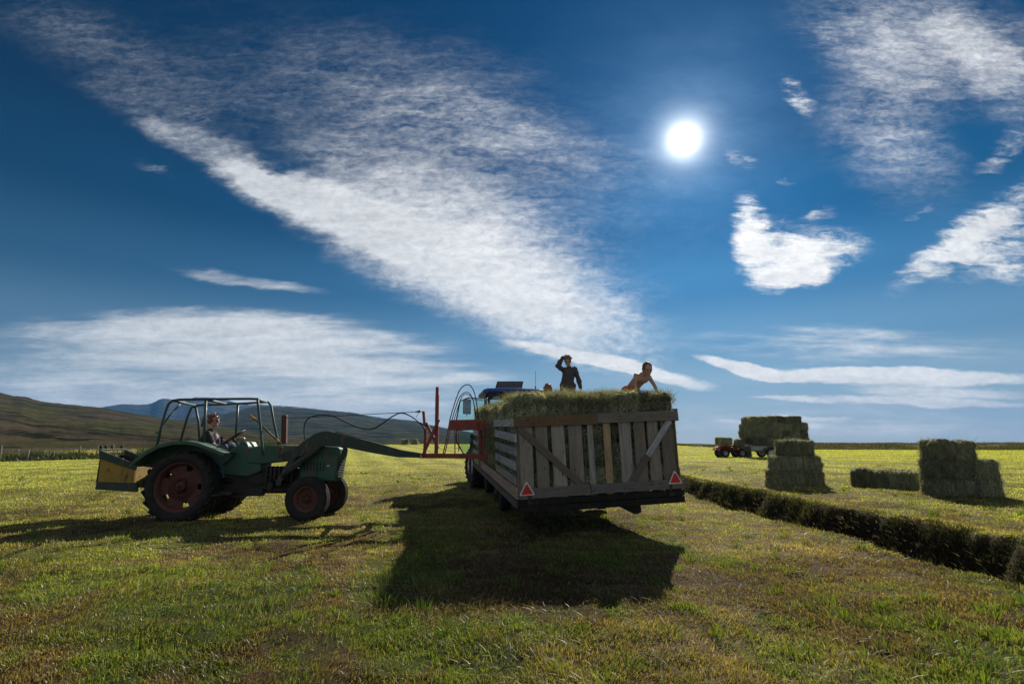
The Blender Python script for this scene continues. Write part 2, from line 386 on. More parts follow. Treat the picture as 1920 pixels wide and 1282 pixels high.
# ------------------------------------------------------------------ terrain
def ditch_c(y): return 5.78+.42*np.exp(-((y-2)/6.0)**2)+.10*np.sin(y*.9)
def ditch_k(x, y):
    return np.abs(x-ditch_c(y)-.55*(fbm(x*.0+1.5, y*.9, 5, 4)-.5))
def field_edge(x, y):
    """>0 outside the mown field"""
    az = np.degrees(np.arctan2(x, np.maximum(y, .01)))
    e = np.interp(az, [-90, -60, -45, -38, -32, -25, -18, -10, 0, 8, 20, 50, 90], [30, 36, 58, 64, 82, 110, 125, 128, 128, 120, 104, 118, 120])
    return np.hypot(x, y)-e
def height(x, y):
    r = np.hypot(x, y)
    h = .05*(fbm(x*.35, y*.35, 1, 3)-.5)+.09*(fbm(x*1.1, y*1.5, 2, 3)-.5)*np.exp(-r/45)+.055*(fbm(x*4.5, y*4.5, 3, 3)-.5)*np.exp(-r/22)
    az = np.degrees(np.arctan2(x, np.maximum(y, .01)))
    right = sst(x, 7.2, 9.5)*sst(y, 9, 36)*.45
    cen = sst(r, 30, 105)*np.interp(az, [-60, -35, -25, -10, 5, 15, 25, 60], [0, .0, .8, 1.38, 1.38, .9, 0.0, 0])
    h = h+right+cen
    k = ditch_k(x, y)
    h = h-.75*sst(k, 1.08, .45)*sst(y, -30, -20)*sst(y, 95, 80) + .06*sst(k, 2.2, 1.2)*sst(x-ditch_c(y), 0, .8)
    # beyond the field
    fe = field_edge(x, y)
    rough = sst(fe, 0, 8)
    rb = np.interp(az, [-60, 10, 22, 26, 60], [0, 0, .3, .95, .95])
    h = h+rough*(rb*(.8+.35*fbm(x*.08, y*.08, 11, 3))*sst(fe, 0, 14)+.35*(fbm(x*.5, y*.5, 12, 3)-.4))
    lf = sst(-az, 22, 32)
    h = h-lf*.9*np.exp(-((fe-3.5)/2.2)**2)
    h = h+lf*sst(fe, 10, 60)*.4*fbm(x*.12, y*.12, 14, 3)
    return h
# colours: fresh green, dull green, dry tan, brown thatch
CG = np.array([.050, .088, .012]); CL = np.array([.11, .155, .018]); CT = np.array([.155, .125, .062]); CB = np.array([.070, .052, .030])
def field_col(x, y):
    r = np.hypot(x, y)
    n1 = fbm(x*.75, y*.55, 21, 4, .6); n2 = fbm(x*3.4, y*3.0, 22, 4, .6); n3 = fbm(x*.13, y*.22, 23, 3)
    st = .5+.5*np.sin((y*.9+x*.18+2.2*fbm(x*.05, y*.1, 24, 2))*1.9)*np.clip((r-7)/8, 0, 1)
    tr = np.exp(-((x-ditch_c(y)+1.75+.05*np.sin(y))/.22)**2)*sst(y, 22, 12)          # worn wheel track beside the ditch
    tr = np.maximum(tr, (np.exp(-((x-(3.95-.217*(y-4.3))-.06*np.sin(y*1.7))/.17)**2)*.9+np.exp(-((x-(2.35-.20*(y-4.3))-.05*np.sin(y*1.3))/.15)**2)*.5)*sst(y, 14, 9)*sst(fbm(x*1.5, y*1.5, 37, 3), .3, .5))
    tr = np.maximum(tr, .7*np.exp(-((x+1.2+.32*(y-4)-.1*np.sin(y))/.2)**2)*sst(y, 20, 9)*sst(fbm(x*1.2, y*1.2, 38, 3), .35, .5)); tr = np.maximum(tr, .6*np.exp(-((x+3.1+.34*(y-4)-.1*np.sin(y))/.2)**2)*sst(y, 20, 9)*sst(fbm(x*1.2, y*1.2, 39, 3), .35, .5))
    near = np.exp(-r/9)
    g = sst(n1*.55+n2*.45, .41, .61); l = sst(n2*.5+n3*.5, .45, .62)
    g = g*(1-.35*near)
    farf = sst(r, 9, 30)
    g = np.clip(g+.35*farf+.35*(st-.5)*farf-tr, 0, 1)
    base = CB[None]*(1-l[:, None])+CT[None]*l[:, None]
    gr = CG[None]*(1-l[:, None])+CL[None]*l[:, None]
    c = base*(1-g[:, None])+gr*g[:, None]
    straw = (sst(fbm(x*1.1, y*.55, 31, 3), .60, .72)*(.5+.5*st))[:, None]
    c = c*(1-.6*straw)+np.array([.21, .17, .085])[None]*.6*straw
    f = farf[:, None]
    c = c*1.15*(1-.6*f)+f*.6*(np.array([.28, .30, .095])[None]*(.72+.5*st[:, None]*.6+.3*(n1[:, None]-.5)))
    c = c*(.30+.85*fbm(x*1.3, y*4.6, 35, 4, .6)+.65*fbm(x*.35, y*1.5, 36, 3))[:, None]
    c = c*(1+.16*np.sin((x+.32*y+.5*fbm(x*.2, y*.2, 43, 2))*2.3)*sst(-x, -3, 2)+.14*np.sin((x+.1*y+.6*fbm(x*.3, y*.2, 44, 2))*3.1)*sst(x, -3, 2))[:, None]
    warm = (sst(r, 5, 12)*np.exp(-((x-1)/14)**2)*sst(r, 60, 25)*sst(n1, .35, .6))[:, None]  # pale straw tone favoured centrally; flare brightness put into the grass colour
    c = c*(1-.5*warm)+np.array([.30, .27, .12])[None]*.5*warm
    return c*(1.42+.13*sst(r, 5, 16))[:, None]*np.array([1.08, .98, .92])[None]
def rough_col(x, y):
    n = fbm(x*.12, y*.12, 41, 4)[:, None]; n2 = fbm(x*.7, y*.7, 42, 3)[:, None]
    az = np.degrees(np.arctan2(x, np.maximum(y, .01)))
    c = np.array([.035, .042, .014])[None]*(1-n)+np.array([.075, .055, .03])[None]*n
    c = c*(.6+.8*n2)
    fe = field_edge(x, y)[:, None]
    tus = (sst(fe[:, 0], 6, 10)*sst(fe[:, 0], 90, 50)*sst(-az, 12, 20)*sst(-az, 44, 38))[:, None]*sst(n2, .30, .5)
    return c*(1-tus)+np.array([.30, .27, .08])[None]*tus
def ground_mesh():
    rr = np.concatenate([[0], np.geomspace(.35, 2.4, 16)[:-1], np.geomspace(2.4, 14, 300)[:-1], np.geomspace(14, 140, 330)[:-1], np.geomspace(140, 9000, 70)])
    th = np.concatenate([np.linspace(-180, -62, 40)[:-1], np.linspace(-62, 62, 900)[:-1], np.linspace(62, 180, 40)[:-1]])
    th = np.radians(th); RR, TH = np.meshgrid(rr[1:], th, indexing='ij')
    x = np.concatenate([[0], (RR*np.sin(TH)).ravel()]); y = np.concatenate([[0], (RR*np.cos(TH)).ravel()])
    z = height(x, y); r = np.hypot(x, y)
    z = z - sst(r, 400, 9000)*6
    fe = field_edge(x, y); w = sst(fe+1.6*(fbm(x*.5, y*.5, 51, 2)-.5), -.3, .8)[:, None]
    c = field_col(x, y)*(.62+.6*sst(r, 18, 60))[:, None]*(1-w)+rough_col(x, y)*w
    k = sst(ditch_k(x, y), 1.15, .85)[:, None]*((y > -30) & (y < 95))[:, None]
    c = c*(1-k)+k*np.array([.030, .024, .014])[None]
    n, m = RR.shape; i = np.arange(n-1)[:, None]*m+1; j = np.arange(m)[None]; j2 = (j+1) % m
    q = np.stack([i+j, i+m+j, i+m+j2, i+j2], -1).reshape(-1, 4)
    tri = np.stack([np.zeros(m, int), 1+np.arange(m), 1+(np.arange(m)+1) % m], -1)
    me = bpy.data.meshes.new('ground'); nv = len(x)
    me.vertices.add(nv); me.vertices.foreach_set('co', np.stack([x, y, z], -1).astype('f').ravel())
    me.loops.add(len(q)*4+len(tri)*3); me.loops.foreach_set('vertex_index', np.concatenate([q.ravel(), tri.ravel()]).astype('i'))
    me.polygons.add(len(q)+len(tri)); st = np.concatenate([np.arange(len(q))*4, len(q)*4+np.arange(len(tri))*3]).astype('i')
    me.polygons.foreach_set('loop_start', st); me.polygons.foreach_set('use_smooth', np.ones(len(st), bool))
    a = me.attributes.new('Col', 'FLOAT_COLOR', 'POINT'); a.data.foreach_set('color', np.concatenate([c, np.ones((nv, 1))], 1).astype('f').ravel())
    me.update(calc_edges=True); me.validate()
    m_, t, out = mat_new('turf'); b = t.new('ShaderNodeBsdfPrincipled'); t.l.new(b.outputs[0], out.inputs[0])
    tc = t.new('ShaderNodeTexCoord').outputs['Object']
    n1 = t.noise(tc, 9, 8, .7); n2 = t.noise(t.mapping(tc, sc=(.5, 1, 1)), .8, 8, .7)
    cc = t.mix(t.mr(n1, .3, .7, 0, .8), attr(t, 'Col'), t.mix(1.0, attr(t, 'Col'), (.45, .42, .4), 'MULTIPLY'))
    cc = t.mix(t.mr(n2, .35, .7, 0, .4), cc, t.mix(1.0, cc, (1.5, 1.4, 1.2), 'MULTIPLY'))
    t.put(b.inputs['Base Color'], cc); b.inputs['Roughness'].default_value = 1; b.inputs['Specular IOR Level'].default_value = .1
    bp = t.new('ShaderNodeBump'); bp.inputs['Strength'].default_value = .9; bp.inputs['Distance'].default_value = .05
    t.put(bp.inputs['Height'], n1); t.l.new(bp.outputs[0], b.inputs['Normal'])
    me.materials.append(m_)
    o = bpy.data.objects.new('ground', me); COL.objects.link(o); tag(o, kind='structure'); return o
ground_mesh()

# ------------------------------------------------------------------ blades of grass / straw
def blades_arrays(pos, ht, wd, lean, leandir, face, col, tipcol=None):
    """one 5-vertex blade per row (two quads-ish: quad + tip)"""
    n = len(pos); fx = np.cos(face); fy = np.sin(face); z = np.zeros(n)
    side = np.stack([fx, fy, z], -1)*wd[:, None]*.5
    ld = np.stack([np.cos(leandir), np.sin(leandir), z], -1)*(lean*ht)[:, None]
    up = np.zeros((n, 3)); up[:, 2] = ht*np.sqrt(np.maximum(1-lean**2*.8, .1))
    b0 = pos-side; b1 = pos+side; m0 = pos+up*.55+ld*.35-side*.8; m1 = pos+up*.55+ld*.35+side*.8; t = pos+up+ld
    v = np.stack([b0, b1, m1, m0, t], 1).reshape(-1, 3)
    o = np.arange(n)[:, None]*5
    q = (o+np.array([0, 1, 2, 3])); tr = (o+np.array([3, 2, 4]))
    tc = col if tipcol is None else tipcol
    c = np.stack([col*.8, col*.8, col, col, tc], 1).reshape(-1, 3)
    return v, q, tr, c
def blades_mesh(name, parts, mat):
    vs, qs, ts, cs = [], [], [], []; off = 0
    for v, q, tr, c in parts:
        vs.append(v); qs.append(q+off); ts.append(tr+off); cs.append(c); off += len(v)
    v = np.concatenate(vs); q = np.concatenate(qs); tr = np.concatenate(ts); c = np.concatenate(cs)
    me = bpy.data.meshes.new(name); me.vertices.add(len(v)); me.vertices.foreach_set('co', v.astype('f').ravel())
    me.loops.add(len(q)*4+len(tr)*3); me.loops.foreach_set('vertex_index', np.concatenate([q.ravel(), tr.ravel()]).astype('i'))
    me.polygons.add(len(q)+len(tr)); me.polygons.foreach_set('loop_start', np.concatenate([np.arange(len(q))*4, len(q)*4+np.arange(len(tr))*3]).astype('i'))
    a = me.attributes.new('Col', 'FLOAT_COLOR', 'POINT'); a.data.foreach_set('color', np.concatenate([c, np.ones((len(c), 1))], 1).astype('f').ravel())
    me.update(calc_edges=True); me.materials.append(mat)
    o = bpy.data.objects.new(name, me); COL.objects.link(o); return o
def scatter_view(n, d0, d1, p):
    """points in the wedge before the camera; density falls with distance**p"""
    e = 2-p; u = RNG.random(n)
    r = (d0**e+u*(d1**e-d0**e))**(1/e) if abs(e) > 1e-6 else d0*(d1/d0)**u
    uu = RNG.uniform(-1.25, 1.25, n); return r*uu, r
def mown():
    parts = []
    x, y = scatter_view(900000, 2.2, 122, 2.2)
    fe = field_edge(x, y); k = ditch_k(x, y); gap = fbm(x*3.1, y*3.1, 67, 3); keep = (fe < 0) & (k > 1.0) & (RNG.random(len(x)) < .30+.9*sst(gap, .32, .52)+sst(np.hypot(x, y), 12, 40))
    x, y = x[keep], y[keep]; n = len(x); r = np.hypot(x, y)
    z = height(x, y)
    c = field_col(x, y); g = (c[:, 1]/np.maximum(c[:, 0], 1e-3))
    tall = sst(fbm(x*1.9, y*1.9, 61, 4, .6), .52, .68)*sst(g, 1.0, 1.5)
    mat_ = fbm(x*4.5, y*4.5, 63, 3)
    ht = (.022+.028*RNG.random(n)**1.5+.050*tall*RNG.random(n))*(.5+.9*mat_)*(1+np.minimum(r, 40)*.02)
    wd = (.0020+.0026*RNG.random(n))*(1+r*.19)*(1+.012*np.maximum(r-30, 0))
    lean = np.clip(RNG.normal(.68, .35, n), 0, 1.5)*(1-.35*tall); ld = RNG.uniform(0, 6.283, n)
    ld = np.where(RNG.random(n) < .55, 9*fbm(x*.9, y*.9, 65, 2)+RNG.normal(0, .5, n), ld)
    fv = sst(r, 14, 45); c = c*((1-fv)*(.55+.95*RNG.random(n))+fv*(.88+.28*RNG.random(n)))[:, None]*1.25
    dry = RNG.random(n) < .26*(1-.8*fv)
    c[dry] = np.array([.25, .21, .13])*(.5+.8*RNG.random(dry.sum()))[:, None]
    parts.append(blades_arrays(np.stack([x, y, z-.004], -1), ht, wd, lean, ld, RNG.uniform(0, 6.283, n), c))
    # tufts the mower missed
    nt = 900; tx, ty = scatter_view(nt, 2.6, 26, 1.7); kp = (fbm(tx*.8, ty*.8, 69, 2) > .46) & (ditch_k(tx, ty) > 1.3); tx, ty = tx[kp], ty[kp]; nb = 34
    a_ = RNG.uniform(0, 6.283, (len(tx), nb)); q_ = np.abs(RNG.normal(0, .07, (len(tx), nb))); x = (tx[:, None]+q_*np.cos(a_)).ravel(); y = (ty[:, None]+q_*np.sin(a_)).ravel(); n = len(x); r = np.hypot(x, y)
    tc_ = np.repeat(np.where(RNG.random(len(tx))[:, None] < .6, CL[None]*1.25, CG[None]*1.4), nb, 0)
    parts.append(blades_arrays(np.stack([x, y, height(x, y)-.004], -1), (.05+.07*RNG.random(n))*np.repeat(.6+.7*RNG.random(len(tx)), nb), (.003+.002*RNG.random(n))*(1+r*.12), np.clip(RNG.normal(.5, .25, n), 0, 1.2), a_.ravel(), RNG.uniform(0, 6.283, n), tc_*(.6+.7*RNG.random(n))[:, None]))
    # cut straws lying on the stubble
    x, y = scatter_view(42000, 2.4, 45, 2.0); w = fbm(x*1.1, y*.55, 31, 3)
    keep = (field_edge(x, y) < 0) & (ditch_k(x, y) > 1.1) & (w+.12*RNG.random(len(x)) > .56); x, y = x[keep], y[keep]; n = len(x); r = np.hypot(x, y)
    parts.append(blades_arrays(np.stack([x, y, height(x, y)+.02+.02*RNG.random(n)], -1), .04+.07*RNG.random(n), (.0018+.0015*RNG.random(n))*(1+r*.15),
                 np.full(n, 1.08), RNG.uniform(0, 6.283, n), RNG.uniform(0, 6.283, n), np.array([.36, .30, .17])*(.45+.8*RNG.random(n))[:, None]))
    tag(blades_mesh('mown_grass', parts, M_grass), 'short mown grass and stubble covering the hay field', 'grass', kind='stuff')
mown()
def ditch_grass():
    parts = []
    n = 230000; u = RNG.random(n); y = 3.0*(75/3.0)**u; xo = RNG.uniform(-1.3, 1.5, n); x = ditch_c(y)+xo
    k = ditch_k(x, y); clump = fbm(x*2.2, y*2.2, 71, 3)
    keep = (k < 1.5) & (RNG.random(n) < .25+sst(k, 1.5, .9)) & (clump > .26) & ((xo > -.55) | (RNG.random(n) < .12)); x, y, xo, clump = x[keep], y[keep], xo[keep], clump[keep]; n = len(x)
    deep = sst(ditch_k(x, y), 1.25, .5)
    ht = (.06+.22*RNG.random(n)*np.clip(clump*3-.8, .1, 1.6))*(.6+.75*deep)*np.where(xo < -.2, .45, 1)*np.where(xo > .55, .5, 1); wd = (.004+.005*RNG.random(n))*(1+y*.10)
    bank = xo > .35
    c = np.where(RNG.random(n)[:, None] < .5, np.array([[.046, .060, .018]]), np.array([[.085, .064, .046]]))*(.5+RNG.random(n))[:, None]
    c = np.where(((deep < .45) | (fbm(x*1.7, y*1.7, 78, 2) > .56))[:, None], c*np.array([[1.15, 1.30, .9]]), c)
    lean = np.clip(RNG.normal(.75, .3, n), .05, 1.3); ld = np.where(bank, R_(205)+RNG.normal(0, 1.0, n), RNG.normal(R_(250), 1.1, n))
    parts.append(blades_arrays(np.stack([x, y, height(x, y)-.01], -1), ht, wd, lean, ld, RNG.uniform(0, 6.283, n), c, c*1.25))
    # drooping seed heads
    n = 9000; y = 3.0*(45/3.0)**RNG.random(n); x = ditch_c(y)+RNG.uniform(-.9, 1.3, n); clump = fbm(x*1.2, y*1.2, 77, 2); kp = clump > .5; x, y = x[kp], y[kp]; n = len(x)
    b = np.stack([x, y, height(x, y)+.12+.34*RNG.random(n)], -1)
    parts.append(blades_arrays(b, .06+.05*RNG.random(n), (.007+.005*RNG.random(n))*(1+y*.05), np.full(n, .95), R_(190)+RNG.normal(0, .7, n), RNG.uniform(0, 6.283, n), np.array([.15, .12, .095])*(.4+1.0*RNG.random(n))[:, None]))
    tag(blades_mesh('ditch_grass', parts, leafy('ditch_grass_blades', .35, .06)), 'tall dark tufted grass hanging over the drainage ditch', 'grass', kind='stuff')
ditch_grass()
def rough_grass():
    parts = []
    n = 150000; az = np.radians(RNG.uniform(-52, 48, n)); fe = RNG.uniform(-.6, 1, n)
    e = np.interp(np.degrees(az), [-90, -60, -45, -38, -32, -25, -18, -10, 0, 8, 20, 50, 90], [30, 36, 58, 64, 82, 110, 125, 128, 128, 120, 104, 118, 120])
    r = e+RNG.exponential(14, n)-.4; x = r*np.sin(az); y = r*np.cos(az); cl = fbm(x*.35, y*.35, 81, 3)
    kp = (cl > .38) ; x, y, r, cl, az = x[kp], y[kp], r[kp], cl[kp], az[kp]; n = len(x); d = np.degrees(az)
    left = (d < -24)
    fe = field_edge(x, y)
    ht = np.where(left & (fe < 8), .55+.9*RNG.random(n)*cl, .18+.4*RNG.random(n)*cl); wd = .05+.06*RNG.random(n)
    c = rough_col(x, y)*1.5*(.5+.9*RNG.random(n))[:, None]
    bush = left & (fe < 8); ht = np.where(bush, ht*np.clip(fbm(x*.16, y*.16, 91, 3)*3.2-.85, .12, 1.3), ht); c[bush] = np.array([.032, .045, .012])*(.5+1.0*RNG.random(bush.sum()))[:, None]
    parts.append(blades_arrays(np.stack([x, y, height(x, y)-.02], -1), ht, wd, np.clip(RNG.normal(.4, .25, n), 0, 1), RNG.uniform(0, 6.283, n), RNG.uniform(0, 6.283, n), c))
    tag(blades_mesh('rough_grass', parts, M_grass), 'rough uncut grass and low scrub along the far edge of the field', 'scrub', kind='stuff')
rough_grass()

# ------------------------------------------------------------------ hills and mountains
def ridge(name, sky, rr, r_in, r_out, cols, seed, amp, snow=False, nb=1.0):
    az0, az1 = math.atan(uv(sky[0][0], 800)[0]), math.atan(uv(sky[-1][0], 800)[0])
    azs = [math.atan(uv(p[0], p[1])[0]) for p in sky]
    els = [uv(p[0], p[1])[1]*math.cos(math.atan(uv(p[0], p[1])[0])) for p in sky]
    A = np.linspace(az0, az1, 520); Rr = np.concatenate([np.linspace(r_in, rr, 110), np.linspace(rr, r_out, 14)[1:]])
    RR, AA = np.meshgrid(Rr, A, indexing='ij'); e = np.interp(AA, azs, els)
    x = RR*np.sin(AA); y = RR*np.cos(AA); t = np.clip((RR-r_in)/(rr-r_in), 0, 1)
    sc = rr/900.
    ns = fbm(x/(95*sc), y/(95*sc), seed, 5)-.5; ns2 = fbm(AA*40, RR/(260*sc), seed+3, 4)-.5
    crest = e*rr+CAMH
    z = crest*(t**1.25)+(ns*amp+ns2*amp*.7)*crest.mean()*np.sin(np.pi*np.clip(t, 0, 1))**.8
    z = z+crest*.02*(fbm(AA*220, RR*0, seed+5, 3)-.5)*sst(t, .9, 1)
    back = np.clip((RR-rr)/(r_out-rr), 0, 1); z = z*(1-.55*back)
    z = z-4*(1-t)**6
    n, m = RR.shape; X, Y, Z = x.ravel(), y.ravel(), z.ravel()
    k = fbm(X/(60*sc), Y/(60*sc), seed+9, 5)[:, None]; k2 = fbm(X/(14*sc), Y/(30*sc), seed+19, 4)[:, None]
    c = np.array(cols[0])[None]*(1-sst(k, .35, .62))+np.array(cols[1])[None]*sst(k, .35, .62)
    c = c*(.55+.9*k2)
    c = c*(1-sst(fbm(X/(25*sc), Y/(12*sc), seed+29, 3), .60, .68))[:, None]+np.array(cols[2])[None]*sst(fbm(X/(25*sc), Y/(12*sc), seed+29, 3), .60, .68)[:, None]
    if snow:
        s = (sst(fbm(X/(20*sc), Y/(50*sc), seed+39, 3), .62, .66)*sst(Z, .75*crest.max(), .95*crest.max()))[:, None]; c = c*(1-s)+.7*s
    i = np.arange(n-1)[:, None]*m; j = np.arange(m-1)[None]
    q = np.stack([i+j, i+j+1, i+m+j+1, i+m+j], -1).reshape(-1, 4)
    me = bpy.data.meshes.new(name); me.vertices.add(len(X)); me.vertices.foreach_set('co', np.stack([X, Y, Z], -1).astype('f').ravel())
    me.loops.add(q.size); me.loops.foreach_set('vertex_index', q.ravel().astype('i')); me.polygons.add(len(q))
    me.polygons.foreach_set('loop_start', (np.arange(len(q))*4).astype('i')); me.polygons.foreach_set('use_smooth', np.ones(len(q), bool))
    a = me.attributes.new('Col', 'FLOAT_COLOR', 'POINT'); a.data.foreach_set('color', np.concatenate([c, np.ones((len(c), 1))], 1).astype('f').ravel())
    me.update(calc_edges=True)
    m_, tt, out = mat_new(name+'_turf'); b = tt.new('ShaderNodeBsdfDiffuse'); tt.l.new(b.outputs[0], out.inputs[0])
    tc = tt.new('ShaderNodeTexCoord').outputs['Object']
    nn = tt.noise(tt.mapping(tc, sc=(.05/sc, .05/sc, .05/sc)), 1, 8, .72)
    tt.put(b.inputs[0], tt.mix(tt.mr(nn, .3, .7, 0, .75), attr(tt, 'Col'), tt.mix(1.0, attr(tt, 'Col'), (.35, .38, .4), 'MULTIPLY')))
    n3_ = tt.noise(tt.mapping(tc, sc=(.4/sc, .4/sc, .4/sc)), 1, 6, .7); bp = tt.new('ShaderNodeBump'); bp.inputs['Strength'].default_value = .9; bp.inputs['Distance'].default_value = 2.5*sc
    tt.put(bp.inputs['Height'], n3_); tt.l.new(bp.outputs[0], b.inputs['Normal'])
    me.materials.append(m_)
    o = bpy.data.objects.new(name, me); COL.objects.link(o); tag(o, kind='structure'); return o
ridge('moor_hill', [(-700,690),(-300,712),(-100,722),(0,736),(25,742),(45,743),(75,752),(120,757),(190,764),(250,775),(330,787),(430,802),(520,817),(640,829),(760,836),(900,841)],
      900, 160, 1300, [(.080,.080,.030), (.092,.072,.044), (.026,.028,.016)], 100, .085)
ridge('far_hills', [(-200,770),(100,780),(300,790),(420,776),(480,761),(540,764),(600,768),(660,773),(690,779),(705,784),(740,785),(780,789),(800,795),(840,803),(900,813),(980,822),(1060,831),(1160,838)],
      2300, 800, 3200, [(.06,.07,.032), (.085,.075,.045), (.025,.03,.022)], 200, .07)
ridge('mountain', [(-100,800),(140,775),(190,764),(210,760),(230,757),(262,759),(285,756),(298,749),(308,747),(320,748),(332,752),(352,748),(365,745),(400,745),(425,750),(450,756),(490,758),(560,763),(660,774),(760,790),(860,812)],
      5200, 3000, 6500, [(.07,.075,.06), (.085,.08,.07), (.03,.035,.035)], 300, .10, True)

# ------------------------------------------------------------------ hay bales
CH1 = np.array([.34, .365, .25]); CH2 = np.array([.52, .51, .36]); CH3 = np.array([.18, .20, .135])
BL, BW, BH = .96, .50, .42
def bale_mesh(seed, L=BL, W=BW, H=BH, fuzz=1.0, ns=5200, green=1.0):
    rng = np.random.default_rng(seed); import bmesh
    bm = bmesh.new(); bmesh.ops.create_cube(bm, size=1)
    bmesh.ops.subdivide_edges(bm, edges=bm.edges[:], cuts=34, use_grid_fill=True)
    co = np.array([v.co[:] for v in bm.verts]); fs = np.array([[v.index for v in f.verts] for f in bm.faces]); bm.free()
    # rounded box
    p = co*np.array([L, W, H]); rad = .10
    q = np.clip(p, -np.array([L, W, H])/2+rad, np.array([L, W, H])/2-rad); d = p-q; dl = np.linalg.norm(d, axis=1, keepdims=True); nrm = d/np.maximum(dl, 1e-6)
    p = q+nrm*rad
    # flakes across the length, string dents, lumps
    fl = .05*np.abs(np.sin(p[:, 0]*math.pi/.13+2.6*vnoise(p[:, 1]*4, p[:, 2]*4, seed)+3*vnoise(p[:, 0]*3, p[:, 0]*0, seed+7)))**.6-.03
    lump = .09*(fbm(p[:, 0]*3+p[:, 2]*2, p[:, 1]*3+p[:, 2]*2+9, seed+4, 2)-.5)+.06*(fbm(p[:, 0]*6+p[:, 2]*4, p[:, 1]*6+p[:, 2]*3, seed, 3)-.5)+.02*(fbm(p[:, 0]*30, p[:, 1]*30+p[:, 2]*30, seed+1, 2)-.5)
    dent = -.022*(np.exp(-((p[:, 1]-.12)/.02)**2)+np.exp(-((p[:, 1]+.12)/.02)**2))
    p = p+nrm*(fl+lump+dent)[:, None]
    cn = fbm(p[:, 0]*18, p[:, 1]*4+p[:, 2]*4, seed+5, 3)[:, None]; cn = np.clip((cn-.3)/.4, 0, 1); base = CH3*.75*(1-cn)+CH1*cn
    # straws
    fi = rng.integers(0, len(fs), ns); w = rng.dirichlet((1, 1, 1, 1), ns); b = (p[fs[fi]]*w[..., None]).sum(1); nb = (nrm[fs[fi]]*w[..., None]).sum(1); nb /= np.linalg.norm(nb, axis=1, keepdims=True)+1e-6
    dr = rng.normal(0, 1, (ns, 3)); dr[:, 0] *= .25; dr -= nb*(dr*nb).sum(1, keepdims=True); dr /= np.linalg.norm(dr, axis=1, keepdims=True)+1e-6
    out = rng.exponential(.22, ns)[:, None]*fuzz+.06; dd = dr+nb*out; dd[:, 2] -= .18; ln = (.03+.13*rng.random(ns)**2)[:, None]
    sd = np.cross(dd, rng.normal(0, 1, (ns, 3))); sd /= np.linalg.norm(sd, axis=1, keepdims=True)+1e-6; sd *= (.0022+.0022*rng.random(ns))[:, None]
    b = b+nb*.002; m = b+dd*ln*.5; t = b+dd*ln; t[:, 2] -= ln[:, 0]*.2
    sv = np.stack([b-sd, b+sd, m+sd, m-sd, t], 1).reshape(-1, 3); o = len(p)+np.arange(ns)[:, None]*5
    sq = o+np.array([0, 1, 2, 3]); stt = o+np.array([3, 2, 4])
    mix = rng.random(ns)[:, None]; scol = (CH1*(1-mix)+CH2*mix)*(.5+1.0*rng.random(ns))[:, None]; scol *= (.35+1.3*fbm(b[:, 0]*11, b[:, 1]*2+b[:, 2]*2, seed+6, 3))[:, None]; scol = np.repeat(scol, 5, 0)
    v = np.concatenate([p, sv]); qd = np.concatenate([fs, sq]); c = np.concatenate([base, scol])
    c[:, 0] *= 1/green
    me = bpy.data.meshes.new('hay_bale'); me.vertices.add(len(v)); me.vertices.foreach_set('co', v.astype('f').ravel())
    me.loops.add(qd.size+stt.size); me.loops.foreach_set('vertex_index', np.concatenate([qd.ravel(), stt.ravel()]).astype('i'))
    me.polygons.add(len(qd)+len(stt)); me.polygons.foreach_set('loop_start', np.concatenate([np.arange(len(qd))*4, qd.size+np.arange(len(stt))*3]).astype('i'))
    sm = np.zeros(len(qd)+len(stt), bool); sm[:len(fs)] = True; me.polygons.foreach_set('use_smooth', sm)
    a = me.attributes.new('Col', 'FLOAT_COLOR', 'POINT'); a.data.foreach_set('color', np.concatenate([c, np.ones((len(c), 1))], 1).astype('f').ravel())
    me.update(calc_edges=True); me.materials.append(M_hay); return me
BALES = [bale_mesh(s) for s in (1, 2, 3, 4)]
SHAG = [bale_mesh(s, 1.0, .55, .50, 1.15, 8000) for s in (11, 12, 13)]
def bale(M, label, group, lib=BALES, sc=(1,1,1)):
    o = bpy.data.objects.new('hay_bale', random.choice(lib)); COL.objects.link(o)
    o.matrix_world = M @ Matrix.Diagonal((*sc, 1)); tag(o, label, 'hay bale', group); return o
def T(x, y, z): return Matrix.Translation((x, y, z))
def RZ(a): return Matrix.Rotation(R_(a), 4, 'Z')
def RX(a): return Matrix.Rotation(R_(a), 4, 'X')
def RY(a): return Matrix.Rotation(R_(a), 4, 'Y')
def hz(x, y): return float(height(np.array([x]), np.array([y]))[0])

